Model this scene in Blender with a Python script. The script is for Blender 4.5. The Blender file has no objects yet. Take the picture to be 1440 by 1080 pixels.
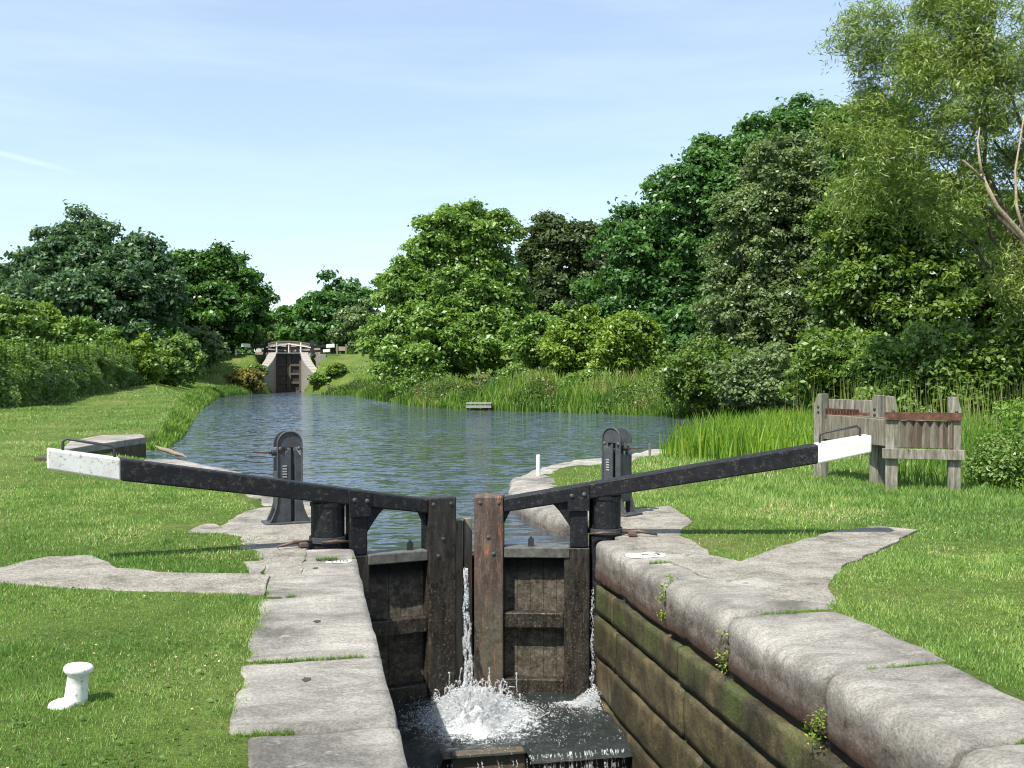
import bpy, bmesh, math, random
import numpy as np
from mathutils import Vector, Matrix, noise as mnoise
R = math.radians
S = bpy.context.scene
COL = S.collection
RNG = np.random.default_rng(7)
random.seed(7)

# ------------------------------------------------------------------ camera
YAW = R(11.2)
EYE = 1.6
F = 1440.0            # focal length in photo pixels (photo is 1440 wide)
HOR = 523.0           # horizon row
cam_d = bpy.data.cameras.new("camera"); cam = bpy.data.objects.new("camera", cam_d); COL.objects.link(cam)
cam_d.sensor_width = 36; cam_d.lens = 36.0 * F / 1440.0
cam.location = (0, 0, EYE)
cam.rotation_euler = (R(90) - math.atan((540 - HOR) / F), 0, -YAW)
cam_d.clip_end = 3000
S.camera = cam
cy, sy = math.cos(YAW), math.sin(YAW)
def P(px, py, z=0.0):
    "photo pixel -> world x, y on the level z"
    d = (EYE - z) * F / (py - HOR)
    r = (px - 720) / F * d
    return (r * cy + d * sy, -r * sy + d * cy)
def D(px, py, d):
    "photo pixel and depth -> world point"
    r = (px - 720) / F * d
    return Vector((r * cy + d * sy, -r * sy + d * cy, EYE - (py - HOR) * d / F))

# ------------------------------------------------------------------ light
SUNV = Vector((0.52, 0.42, -1.0)).normalized()      # direction the light travels
sun_el = math.asin(-SUNV.z); sun_az = math.atan2(-SUNV.x, -SUNV.y)
w = bpy.data.worlds.new("World"); S.world = w; w.use_nodes = True
nt = w.node_tree; nt.nodes.clear()
wo = nt.nodes.new('ShaderNodeOutputWorld'); bg = nt.nodes.new('ShaderNodeBackground')
sky = nt.nodes.new('ShaderNodeTexSky'); sky.sky_type = 'NISHITA'; sky.sun_disc = False
sky.sun_elevation = sun_el; sky.sun_rotation = sun_az % (2 * math.pi)
sky.air_density = 1.0; sky.dust_density = 0.4; sky.ozone_density = 2.0; sky.altitude = 150
# thin cirrus veil, laid out by sky direction
tc = nt.nodes.new('ShaderNodeTexCoord'); mp = nt.nodes.new('ShaderNodeMapping')
mp.inputs['Rotation'].default_value = (0.1, 0.25, 0.5); mp.inputs['Scale'].default_value = (1.2, 1.5, 9.0)
cn = nt.nodes.new('ShaderNodeTexNoise'); cn.inputs['Scale'].default_value = 1.6; cn.inputs['Detail'].default_value = 6; cn.inputs['Roughness'].default_value = 0.62
cr = nt.nodes.new('ShaderNodeValToRGB'); cr.color_ramp.elements[0].position = 0.38; cr.color_ramp.elements[1].position = 0.8
cr.color_ramp.elements[0].color = (0.28, 0.28, 0.28, 1); cr.color_ramp.elements[1].color = (0.52, 0.52, 0.52, 1)
mx = nt.nodes.new('ShaderNodeMix'); mx.data_type = 'RGBA'
mx.inputs[7].default_value = (5.6, 6.5, 7.4, 1)
L = nt.links.new
L(tc.outputs['Generated'], mp.inputs['Vector']); L(mp.outputs[0], cn.inputs['Vector']); L(cn.outputs['Fac'], cr.inputs[0])
# one thin vapour trail low on the left
dirA = (D(-40, 205, 1) - Vector((0, 0, EYE))).normalized(); dirB = (D(140, 252, 1) - Vector((0, 0, EYE))).normalized(); nrmT = dirA.cross(dirB).normalized(); alongT = (dirA - dirB).normalized()
def vdot(v):
    x = nt.nodes.new('ShaderNodeVectorMath'); x.operation = 'DOT_PRODUCT'; x.inputs[1].default_value = v; L(tc.outputs['Generated'], x.inputs[0]); return x.outputs['Value']
def mth(op, a, b=0.0, c=None):
    x = nt.nodes.new('ShaderNodeMath'); x.operation = op; x.use_clamp = op == 'MULTIPLY'
    for i, v in enumerate((a, b)):
        if isinstance(v, (int, float)): x.inputs[i].default_value = v
        else: L(v, x.inputs[i])
    return x.outputs[0]
def rng_(v, a, b):
    x = nt.nodes.new('ShaderNodeMapRange'); x.interpolation_type = 'SMOOTHSTEP'; x.inputs[1].default_value = a; x.inputs[2].default_value = b; L(v, x.inputs[0]); return x.outputs[0]
trail = mth('MULTIPLY', rng_(mth('ABSOLUTE', vdot(nrmT)), 0.0035, 0.0008), mth('MULTIPLY', rng_(vdot(alongT), dirB.dot(alongT), dirB.dot(alongT) + 0.06), 0.16))
fac = mth('ADD', cr.outputs[0], trail)
L(fac, mx.inputs[0]); L(sky.outputs[0], mx.inputs[6]); L(mx.outputs[2], bg.inputs['Color'])
bg.inputs['Strength'].default_value = 0.12
L(bg.outputs[0], wo.inputs['Surface'])
sd = bpy.data.lights.new("sun", 'SUN'); sd.energy = 5.0; sd.angle = R(0.5); sd.color = (1.0, 0.95, 0.87)
so = bpy.data.objects.new("sun", sd); COL.objects.link(so); so.rotation_euler = SUNV.to_track_quat('-Z', 'Y').to_euler()
S.view_settings.view_transform = 'Standard'; S.view_settings.look = 'None'
S.view_settings.exposure = 0.68; S.view_settings.gamma = 1.0
S.cycles.max_bounces = 6; S.cycles.diffuse_bounces = 3; S.cycles.glossy_bounces = 3
S.cycles.transmission_bounces = 4; S.cycles.transparent_max_bounces = 6
S.cycles.use_denoising = True
S.cycles.filter_width = 1.1

# ------------------------------------------------------------------ materials
class NM:
    def __init__(s, name):
        s.m = bpy.data.materials.new(name); s.m.use_nodes = True; s.t = s.m.node_tree
        s.b = s.t.nodes['Principled BSDF']; s.o = s.t.nodes['Material Output']
        s.c = s.n('ShaderNodeTexCoord').outputs['Object']
    def n(s, k, **kw):
        x = s.t.nodes.new(k)
        for a, v in kw.items(): setattr(x, a, v)
        return x
    def l(s, a, b): s.t.links.new(a, b)
    def noise(s, scale, detail=5, rough=0.6, vec=None, stretch=None, dist=0):
        x = s.n('ShaderNodeTexNoise'); x.inputs['Scale'].default_value = scale
        x.inputs['Detail'].default_value = detail; x.inputs['Roughness'].default_value = rough; x.inputs['Distortion'].default_value = dist
        v = vec or s.c
        if stretch:
            m = s.n('ShaderNodeMapping'); m.inputs['Scale'].default_value = stretch; s.l(v, m.inputs[0]); v = m.outputs[0]
        s.l(v, x.inputs['Vector']); return x.outputs['Fac']
    def ramp(s, fac, *stops):
        x = s.n('ShaderNodeValToRGB'); e = x.color_ramp.elements
        while len(e) < len(stops): e.new(0.5)
        for k, (p, c) in enumerate(stops):
            e[k].position = p
            if not isinstance(c, tuple): c = (c, c, c)
            e[k].color = (*c, 1)
        s.l(fac, x.inputs[0]); return x.outputs[0]
    def mix(s, fac, a, b, mode='MIX'):
        x = s.n('ShaderNodeMix', data_type='RGBA', blend_type=mode)
        for v, i in ((fac, 0), (a, 6), (b, 7)):
            if isinstance(v, tuple): x.inputs[i].default_value = (*v, 1)
            elif isinstance(v, (int, float)): x.inputs[i].default_value = v
            else: s.l(v, x.inputs[i])
        return x.outputs[2]
    def math(s, op, a, b=0.0):
        x = s.n('ShaderNodeMath', operation=op)
        for i, v in enumerate((a, b)):
            if isinstance(v, (int, float)): x.inputs[i].default_value = v
            else: s.l(v, x.inputs[i])
        return x.outputs[0]
    def sep(s, axis):
        x = s.n('ShaderNodeSeparateXYZ'); s.l(s.c, x.inputs[0]); return x.outputs[axis]
    def bump(s, h, strength=0.5, dist=0.02, prev=None):
        x = s.n('ShaderNodeBump'); x.inputs['Strength'].default_value = strength; x.inputs['Distance'].default_value = dist
        s.l(h, x.inputs['Height'])
        if prev is not None: s.l(prev, x.inputs['Normal'])
        return x.outputs[0]
    def out(s, col=None, rough=0.8, normal=None, metal=0, spec=0.3):
        if col is not None:
            if isinstance(col, tuple): s.b.inputs['Base Color'].default_value = (*col, 1)
            else: s.l(col, s.b.inputs['Base Color'])
        if isinstance(rough, (int, float)): s.b.inputs['Roughness'].default_value = rough
        else: s.l(rough, s.b.inputs['Roughness'])
        s.b.inputs['Metallic'].default_value = metal; s.b.inputs['Specular IOR Level'].default_value = spec
        if normal is not None: s.l(normal, s.b.inputs['Normal'])
        return s.m

def m_coping():
    k = NM('weathered_coping_stone')
    big = k.ramp(k.noise(1.3, 6, 0.65, dist=0.4), (0.34, (0.17, 0.16, 0.135)), (0.45, (0.32, 0.30, 0.26)), (0.62, (0.49, 0.46, 0.40)))
    st = k.ramp(k.noise(1.7, 8, 0.72, stretch=(1, 2.5, 1), dist=0.8), (0.46, 0.0), (0.60, 1.0))
    c = k.mix(st, big, (0.13, 0.12, 0.105), 'MIX')
    c = k.mix(0.42, big, c)
    sp = k.ramp(k.noise(60, 3, 0.8), (0.38, 0.68), (0.6, 1.1))
    c = k.mix(1.0, c, sp, 'MULTIPLY')
    lich = k.ramp(k.noise(5, 8, 0.75), (0.60, 0.0), (0.68, 1.0))
    c = k.mix(k.math('MULTIPLY', lich, 0.5), c, (0.60, 0.58, 0.50))
    dk = k.ramp(k.noise(9, 8, 0.8), (0.60, 0.0), (0.70, 1.0))
    c = k.mix(k.math('MULTIPLY', dk, 0.35), c, (0.10, 0.095, 0.08))
    # stains on the wall face: pinkish brown then a wet brown tide band
    z = k.math('ADD', k.sep('Z'), k.math('MULTIPLY', k.noise(3, 4), 0.10))
    side = k.ramp(k.math('ADD', z, 1.0), (0.87, 1.0), (0.99, 0.0))
    pink = k.mix(1.0, k.ramp(k.noise(7, 7, 0.75, dist=0.7), (0.34, (0.06, 0.05, 0.04)), (0.6, (0.22, 0.185, 0.15))), sp, 'MULTIPLY')
    c = k.mix(side, c, pink)
    low = k.ramp(k.math('ADD', z, 1.0), (0.76, 1.0), (0.81, 0.0))
    c = k.mix(k.math('MULTIPLY', low, 0.85), c, k.ramp(k.noise(9, 6, 0.8), (0.35, (0.03, 0.02, 0.012)), (0.65, (0.11, 0.06, 0.035))))
    n = k.bump(k.noise(90, 4, 0.75), 0.6, 0.008)
    n = k.bump(k.noise(9, 9, 0.78), 0.8, 0.05, n)
    return k.out(c, 0.88, n, spec=0.25)
def m_paving():
    k = NM('worn_paving')
    c = k.ramp(k.noise(2.6, 9, 0.78), (0.36, (0.17, 0.155, 0.125)), (0.48, (0.29, 0.27, 0.225)), (0.6, (0.38, 0.35, 0.30)))
    sp = k.ramp(k.noise(55, 5, 0.85), (0.38, 0.45), (0.6, 1.25))
    c = k.mix(1.0, c, sp, 'MULTIPLY')
    n = k.bump(k.noise(60, 5, 0.8), 0.9, 0.012); n = k.bump(k.noise(6, 7, 0.7), 0.6, 0.04, n)
    return k.out(c, 0.9, n, spec=0.2)
def m_block():
    k = NM('algae_wall_block')
    c = k.ramp(k.noise(2.4, 7, 0.72, dist=0.5), (0.34, (0.018, 0.015, 0.009)), (0.5, (0.062, 0.050, 0.024)), (0.66, (0.15, 0.118, 0.058)))
    g = k.ramp(k.noise(2.0, 6, 0.7), (0.45, 0.0), (0.62, 1.0))
    zz = k.ramp(k.math('ADD', k.sep('Z'), 1.0), (0.25, 0.15), (0.45, 1.0))
    c = k.mix(k.math('MULTIPLY', g, k.math('MULTIPLY', zz, 0.85)), c, (0.065, 0.09, 0.022))
    st = k.ramp(k.noise(7, 4, 0.6, stretch=(1, 1, 0.12)), (0.5, 0.0), (0.68, 1.0))
    c = k.mix(k.math('MULTIPLY', st, 0.6), c, (0.04, 0.032, 0.02))
    sp = k.ramp(k.noise(70, 3, 0.8), (0.35, 0.6), (0.65, 1.3)); c = k.mix(1.0, c, sp, 'MULTIPLY')
    wp = k.ramp(k.noise(38, 2, 0.9), (0.70, 0.0), (0.76, 1.0)); c = k.mix(k.math('MULTIPLY', wp, 0.4), c, (0.4, 0.38, 0.3))
    n = k.bump(k.noise(60, 4, 0.75), 0.5, 0.008); n = k.bump(k.noise(8, 7, 0.7), 0.7, 0.03, n)
    return k.out(c, 0.55, n, spec=0.4)
def m_wetwood(orange=0.0, name='wet_gate_timber'):
    k = NM(name)
    z = k.sep('Z')
    c = k.ramp(k.noise(5, 7, 0.75, stretch=(3, 3, 0.5)), (0.32, (0.005, 0.005, 0.004)), (0.5, (0.020, 0.016, 0.011)), (0.7, (0.072, 0.058, 0.040)))
    lo = k.ramp(k.math('ADD', z, 2.0), (0.0, 1.0), (1.0, 1.0))
    bar = k.ramp(k.noise(45, 3, 0.85), (0.56, 0.0), (0.66, 1.0))      # barnacle-like silt specks
    zone = k.ramp(k.math('ADD', z, 1.6), (0.55, 1.0), (1.0, 0.75), (1.0, 0.1))
    zr = k.n('ShaderNodeMapRange'); k.l(z, zr.inputs[0]); zr.inputs[1].default_value = -0.25; zr.inputs[2].default_value = -0.5
    c = k.mix(k.math('MULTIPLY', bar, k.math('MULTIPLY', zr.outputs[0], 0.6)), c, (0.24, 0.20, 0.14))
    if orange:
        o = k.ramp(k.noise(4, 5, 0.7, stretch=(3.5, 3.5, 0.5), dist=0.6), (0.56, 0.0), (0.66, 1.0))
        c = k.mix(k.math('MULTIPLY', o, orange), c, (0.42, 0.12, 0.03))
    n = k.bump(k.noise(30, 5, 0.8, stretch=(1, 1, 0.35)), 0.7, 0.012)
    r = k.ramp(k.noise(10, 4), (0.35, 0.16), (0.65, 0.6))
    return k.out(c, r, n, spec=0.6)
def m_silt():
    k = NM('silted_planking_shaded_top')
    c = k.ramp(k.noise(14, 8, 0.85), (0.36, (0.02, 0.018, 0.012)), (0.5, (0.10, 0.085, 0.058)), (0.66, (0.26, 0.225, 0.165)))
    zr = k.n('ShaderNodeMapRange'); k.l(k.sep('Z'), zr.inputs[0]); zr.inputs[1].default_value = -0.3; zr.inputs[2].default_value = -0.42
    c = k.mix(k.math('SUBTRACT', 1.0, zr.outputs[0]), c, (0.008, 0.008, 0.007))  # blackens the board tops: the top rail's shadow, painted into the colour
    return k.out(c, 0.6, k.bump(k.noise(34, 6, 0.85), 1.0, 0.025), spec=0.4)
def m_rustypost():
    k = NM('rust_stained_post')
    c = k.ramp(k.noise(5, 7, 0.75, stretch=(3, 3, 0.6)), (0.28, (0.025, 0.019, 0.016)), (0.5, (0.075, 0.052, 0.040)), (0.72, (0.19, 0.135, 0.10)))
    o = k.ramp(k.noise(3.2, 5, 0.7, stretch=(4.0, 4.0, 0.45), dist=0.5), (0.54, 0.0), (0.62, 1.0))
    c = k.mix(k.math('MULTIPLY', o, 0.75), c, (0.42, 0.13, 0.035))
    zr = k.n('ShaderNodeMapRange'); k.l(k.sep('Z'), zr.inputs[0]); zr.inputs[1].default_value = -0.45; zr.inputs[2].default_value = -0.75
    gr = k.ramp(k.noise(14, 6, 0.8), (0.35, (0.035, 0.033, 0.024)), (0.65, (0.14, 0.13, 0.09)))
    c = k.mix(k.math('MULTIPLY', zr.outputs[0], 0.75), c, gr)
    bar = k.ramp(k.noise(45, 3, 0.85), (0.6, 0.0), (0.68, 1.0))
    c = k.mix(k.math('MULTIPLY', bar, 0.4), c, (0.36, 0.32, 0.26))
    n = k.bump(k.noise(30, 5, 0.8, stretch=(1, 1, 0.35)), 0.7, 0.012)
    return k.out(c, 0.5, n, spec=0.4)
def m_blackpaint():
    k = NM('black_gate_paint')
    c = k.ramp(k.noise(6, 7, 0.7), (0.3, (0.004, 0.004, 0.005)), (0.7, (0.013, 0.014, 0.017)))
    w_ = k.ramp(k.noise(24, 7, 0.88), (0.55, 0.0), (0.62, 1.0))
    c = k.mix(k.math('MULTIPLY', w_, 0.55), c, (0.13, 0.115, 0.10))
    n = k.bump(k.noise(35, 5, 0.75, stretch=(0.3, 1, 1)), 0.4, 0.008)
    r = k.ramp(k.noise(8, 5), (0.3, 0.42), (0.7, 0.7))
    return k.out(c, r, n, spec=0.3)
def m_whitepaint(chips=0.5, name='white_paint'):
    k = NM(name)
    c = k.ramp(k.noise(4, 5, 0.6), (0.3, (0.58, 0.57, 0.52)), (0.6, (0.74, 0.73, 0.69)))
    w_ = k.ramp(k.noise(30, 7, 0.85), (0.60, 0.0) if chips < 0.3 else (0.55, 0.0), (0.66, 1.0) if chips < 0.3 else (0.60, 1.0))
    c = k.mix(k.math('MULTIPLY', w_, chips), c, (0.30, 0.24, 0.18))
    return k.out(c, 0.55, k.bump(k.noise(25, 5, 0.7), 0.3, 0.006), spec=0.35)
def m_iron(rust=0.35, name='painted_cast_iron', base=(0.045, 0.05, 0.055)):
    k = NM(name)
    c = k.ramp(k.noise(9, 6, 0.7), (0.3, tuple(v * 0.6 for v in base)), (0.7, tuple(v * 1.5 for v in base)))
    o = k.ramp(k.noise(5, 7, 0.8), (0.55, 0.0), (0.68, 1.0))
    c = k.mix(k.math('MULTIPLY', o, rust), c, (0.17, 0.105, 0.06))
    return k.out(c, 0.55, k.bump(k.noise(40, 5, 0.7), 0.3, 0.004), spec=0.5)
def m_rust():
    k = NM('rusty_iron')
    c = k.ramp(k.noise(14, 7, 0.75), (0.3, (0.04, 0.022, 0.016)), (0.55, (0.12, 0.06, 0.042)), (0.75, (0.26, 0.11, 0.06)))
    return k.out(c, 0.85, k.bump(k.noise(50, 4, 0.8), 0.6, 0.006), spec=0.2)
def m_greywood():
    k = NM('silvered_timber')
    v = k.n('ShaderNodeAttribute', attribute_type='OBJECT', attribute_name='tone').outputs['Fac']
    c = k.ramp(k.noise(5, 8, 0.75, stretch=(4, 4, 0.5), dist=0.3), (0.32, (0.06, 0.052, 0.04)), (0.5, (0.19, 0.175, 0.14)), (0.68, (0.36, 0.345, 0.285)))
    g = k.ramp(k.noise(3, 5, 0.7), (0.52, 0.0), (0.68, 1.0)); c = k.mix(k.math('MULTIPLY', g, 0.4), c, (0.20, 0.22, 0.11))
    c = k.mix(v, c, (0.10, 0.065, 0.045))
    n = k.bump(k.noise(22, 6, 0.8, stretch=(3, 3, 0.3)), 0.5, 0.01)
    return k.out(c, 0.85, n, spec=0.2)
def m_leaf(name, dark, mid, light, trans=0.32, rough=0.42, accent=None):
    k = NM(name)
    a = k.n('ShaderNodeAttribute', attribute_name='tint').outputs['Fac']
    if accent: c = k.ramp(a, (0.0, dark), (0.45, mid), (0.8, light), (1.0, accent))
    else: c = k.ramp(a, (0.0, dark), (0.5, mid), (1.0, light))
    k.out(c, rough, spec=0.5)
    tr = k.n('ShaderNodeBsdfTranslucent'); bc = k.mix(1.0, c, (1.25, 1.35, 0.6), 'MULTIPLY'); k.l(bc, tr.inputs['Color'])
    ms = k.n('ShaderNodeMixShader'); ms.inputs[0].default_value = trans
    k.l(k.b.outputs[0], ms.inputs[1]); k.l(tr.outputs[0], ms.inputs[2]); k.l(ms.outputs[0], k.o.inputs['Surface'])
    return k.m
def m_bark(name='bark', a=(0.05, 0.04, 0.03), b=(0.14, 0.12, 0.09)):
    k = NM(name)
    return k.out(k.ramp(k.noise(6, 6, 0.7, stretch=(3, 3, 0.6)), (0.3, a), (0.7, b)), 0.9, k.bump(k.noise(18, 5), 0.6, 0.03), spec=0.15)
def m_ground():
    k = NM('turf')
    c = k.ramp(k.noise(0.35, 6, 0.65), (0.3, (0.055, 0.095, 0.018)), (0.55, (0.10, 0.145, 0.03)), (0.75, (0.19, 0.17, 0.07)))
    f = k.ramp(k.noise(9, 8, 0.8), (0.3, 0.55), (0.65, 1.35)); c = k.mix(1.0, c, f, 'MULTIPLY')
    f = k.ramp(k.noise(60, 3, 0.8), (0.3, 0.55), (0.65, 1.4)); c = k.mix(1.0, c, f, 'MULTIPLY')
    n = k.bump(k.noise(50, 4, 0.8), 0.8, 0.03); n = k.bump(k.noise(6, 6, 0.7), 0.5, 0.10, n)
    return k.out(c, 0.95, n, spec=0.1)
def m_water():
    k = NM('rippled_water')
    far = k.ramp(k.noise(0.06, 3, 0.5), (0.40, 0.0), (0.60, 1.0))
    base = k.mix(far, (0.052, 0.078, 0.114), (0.046, 0.062, 0.062))
    def col(scale, st, det):
        m = k.n('ShaderNodeMapping'); m.inputs['Scale'].default_value = st; m.inputs['Rotation'].default_value = (0, 0, R(-9)); k.l(k.c, m.inputs[0])
        x = k.n('ShaderNodeTexNoise'); x.inputs['Scale'].default_value = scale; x.inputs['Detail'].default_value = det; x.inputs['Distortion'].default_value = 0.35; k.l(m.outputs[0], x.inputs['Vector']); return x.outputs['Color']
    def vm(op, p, q):
        x = k.n('ShaderNodeVectorMath', operation=op)
        for i, v in enumerate((p, q)):
            if isinstance(v, tuple): x.inputs[i].default_value = v
            else: k.l(v, x.inputs[i])
        return x.outputs[0]
    n1 = vm('SUBTRACT', col(2.2, (0.8, 2.2, 1), 2), (0.5, 0.5, 0.5)); n2 = vm('SUBTRACT', col(7, (0.8, 2.0, 1), 2), (0.5, 0.5, 0.5))
    calm = k.ramp(k.noise(0.10, 2, 0.5, stretch=(0.6, 1.6, 1)), (0.38, 0.40), (0.60, 1.2))
    n1 = vm('MULTIPLY', vm('MULTIPLY', n1, calm), (0.62, 1.3, 0)); n2 = vm('MULTIPLY', n2, (0.5, 0.95, 0))
    n = vm('NORMALIZE', vm('ADD', vm('ADD', n1, n2), (0, -0.02, 1)), (0, 0, 0))
    k.out(base, 0.06, n, spec=0.5); k.b.inputs['IOR'].default_value = 1.33
    return k.m
def m_foamwater():
    k = NM('churned_water')
    s = k.noise(9, 7, 0.8, dist=1.4)
    x = k.sep('X')
    f = k.ramp(s, (0.54, 0.0), (0.72, 0.75))
    c = k.mix(f, (0.018, 0.024, 0.026), (0.55, 0.60, 0.62))
    r = k.ramp(s, (0.5, 0.06), (0.62, 0.6))
    return k.out(c, r, k.bump(k.noise(14, 5, 0.7, dist=0.8), 0.6, 0.03), spec=0.5)
def m_fwater2():
    "dark tumbling water, frothy round the boil"
    k = NM('frothing_water')
    s = k.noise(16, 8, 0.82, dist=1.2)
    d = k.n('ShaderNodeVectorMath', operation='DISTANCE'); k.l(k.c, d.inputs[0]); d.inputs[1].default_value = (1.5, 9.05, -1.52)
    near = k.n('ShaderNodeMapRange'); k.l(d.outputs['Value'], near.inputs[0]); near.inputs[1].default_value = 0.2; near.inputs[2].default_value = 0.85; near.inputs[3].default_value = 0.18; near.inputs[4].default_value = -0.09
    f = k.ramp(k.math('ADD', s, near.outputs[0]), (0.53, 0.0), (0.68, 1.0))
    c = k.mix(f, (0.020, 0.026, 0.024), (0.80, 0.84, 0.85))
    r = k.ramp(f, (0.0, 0.08), (1.0, 0.6))
    return k.out(c, r, k.bump(k.noise(18, 6, 0.75, dist=0.8), 0.8, 0.03), spec=0.5)
def m_foam():
    k = NM('white_water'); k.out((0.92, 0.94, 0.95), 0.35, spec=0.5)
    k.b.inputs['Subsurface Weight'].default_value = 0.0
    tr = k.n('ShaderNodeBsdfTranslucent'); tr.inputs['Color'].default_value = (0.9, 0.93, 0.95, 1)
    ms = k.n('ShaderNodeMixShader'); ms.inputs[0].default_value = 0.4
    k.l(k.b.outputs[0], ms.inputs[1]); k.l(tr.outputs[0], ms.inputs[2]); k.l(ms.outputs[0], k.o.inputs['Surface'])
    return k.m
def m_plain(name, c, rough=0.8, var=0.25):
    k = NM(name)
    a = tuple(v * (1 - var) for v in c); b = tuple(min(1, v * (1 + var)) for v in c)
    return k.out(k.ramp(k.noise(12, 6, 0.7), (0.3, a), (0.7, b)), rough, k.bump(k.noise(40, 4), 0.3, 0.01), spec=0.25)

M = dict(cope=m_coping(), pave=m_paving(), block=m_block(), silt=m_silt(), wood=m_wetwood(), rpost=m_rustypost(), black=m_blackpaint(),
         white=m_whitepaint(0.15), chipped=m_whitepaint(0.85, 'chipped_white_paint'), bwhite=m_whitepaint(0.85, 'worn_white_paint'), iron=m_iron(), darkiron=m_iron(0.1, 'dark_iron', (0.02, 0.022, 0.025)),
         rust=m_rust(), grey=m_greywood(), bark=m_bark(), palebark=m_bark('willow_bark', (0.22, 0.17, 0.11), (0.42, 0.34, 0.24)),
         ground=m_ground(), water=m_water(), fwater=m_foamwater(), fwater2=m_fwater2(), foam=m_foam(),
         mud=m_plain('dark_mud', (0.035, 0.03, 0.02)), bed=m_plain('pool_bed', (0.03, 0.032, 0.02)),
         fcope=m_plain('pale_coping', (0.31, 0.29, 0.25), 0.9, 0.45), farstone=m_plain('pale_quoin_stone', (0.25, 0.235, 0.20), 0.9, 0.7), bridge=m_plain('pinkish_bridge_stone', (0.36, 0.28, 0.23), 0.9, 0.3),
         digit=m_plain('faded_black_digits', (0.05, 0.05, 0.055)), alu=m_plain('pale_plank', (0.27, 0.275, 0.26), 0.6),
         grass=m_leaf('grass_blades', (0.0832, 0.1841, 0.0274), (0.1940, 0.3279, 0.0638), (0.3511, 0.4559, 0.1254), 0.3, 0.6, (0.6653, 0.5280, 0.3419)),
         rough=m_leaf('rough_grass', (0.0537, 0.1281, 0.0108), (0.1255, 0.2365, 0.0270), (0.2239, 0.3252, 0.0540), 0.35, 0.55, (0.2867, 0.2563, 0.1170)),
         reed=m_leaf('reed_blades', (0.0600, 0.1450, 0.0108), (0.1682, 0.3013, 0.0225), (0.3484, 0.4462, 0.0540), 0.4, 0.45, (0.5047, 0.4016, 0.1350)),
         syc=m_leaf('dark_leaves', (0.0353, 0.0902, 0.0170), (0.0707, 0.1660, 0.0267), (0.1474, 0.2798, 0.0486)),
         blue=m_leaf('bluish_leaves', (0.0376, 0.0822, 0.0389), (0.0768, 0.1481, 0.0648), (0.1707, 0.2466, 0.1215)),
         teal=m_leaf('deep_green_leaves', (0.0349, 0.0974, 0.0264), (0.0789, 0.1807, 0.0447), (0.1741, 0.2984, 0.0725)),
         teal2=m_leaf('mid_green_leaves', (0.0516, 0.1028, 0.0170), (0.1173, 0.1976, 0.0316), (0.2581, 0.3321, 0.0607)),
         ash=m_leaf('fresh_leaves', (0.0751, 0.1495, 0.0294), (0.1597, 0.2739, 0.0523), (0.3194, 0.4317, 0.0980)),
         bronze=m_leaf('bronze_leaves', (0.0370, 0.0628, 0.0219), (0.0819, 0.1224, 0.0437), (0.1584, 0.2040, 0.0802)),
         lime=m_leaf('lime_leaves', (0.0776, 0.1437, 0.0223), (0.1863, 0.2875, 0.0371), (0.3881, 0.4600, 0.0743)),
         olive=m_leaf('olive_leaves', (0.0698, 0.1130, 0.0405), (0.1475, 0.2098, 0.0810), (0.2794, 0.3471, 0.1458)),
         willow=m_leaf('willow_leaves', (0.0892, 0.1442, 0.0297), (0.1964, 0.2714, 0.0594), (0.4285, 0.4919, 0.1485)),
         hedge=m_leaf('hedge_leaves', (0.0738, 0.1339, 0.0317), (0.1580, 0.2565, 0.0554), (0.3157, 0.4238, 0.1109)),
         herb=m_leaf('herb_leaves', (0.035, 0.075, 0.015), (0.085, 0.14, 0.03), (0.17, 0.22, 0.055), accent=(0.42, 0.27, 0.20)),
         clover=m_leaf('clover_leaves', (0.0650, 0.1440, 0.0240), (0.1040, 0.2040, 0.0360), (0.1690, 0.2640, 0.0560), accent=(0.8060, 0.6600, 0.4160)),
         autumn=m_leaf('yellowing_leaves', (0.09, 0.09, 0.02), (0.22, 0.20, 0.05), (0.40, 0.30, 0.08)))

# ------------------------------------------------------------------ object helpers
def tag(o, label=None, cat=None, group=None, kind=None):
    if label: o['label'] = label
    if cat: o['category'] = cat
    if group: o['group'] = group
    if kind: o['kind'] = kind
    return o
def empty(name, loc=(0, 0, 0), rz=0.0, parent=None):
    o = bpy.data.objects.new(name, None); COL.objects.link(o); o.location = loc; o.rotation_euler = (0, 0, rz); o.empty_display_size = 0.2
    o.parent = parent; return o
def copy_tree(o, parent=None):
    c = o.copy(); COL.objects.link(c); c.parent = parent
    for ch in list(o.children): copy_tree(ch, c)
    return c
def link(name, me, mat, parent=None, smooth=False, bevel=0):
    o = bpy.data.objects.new(name, me); COL.objects.link(o)
    if mat: me.materials.append(mat)
    if smooth: me.polygons.foreach_set('use_smooth', [True] * len(me.polygons))
    o.parent = parent
    if bevel:
        b = o.modifiers.new('bevel', 'BEVEL'); b.width = bevel; b.segments = 2; b.limit_method = 'ANGLE'
    return o
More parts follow.
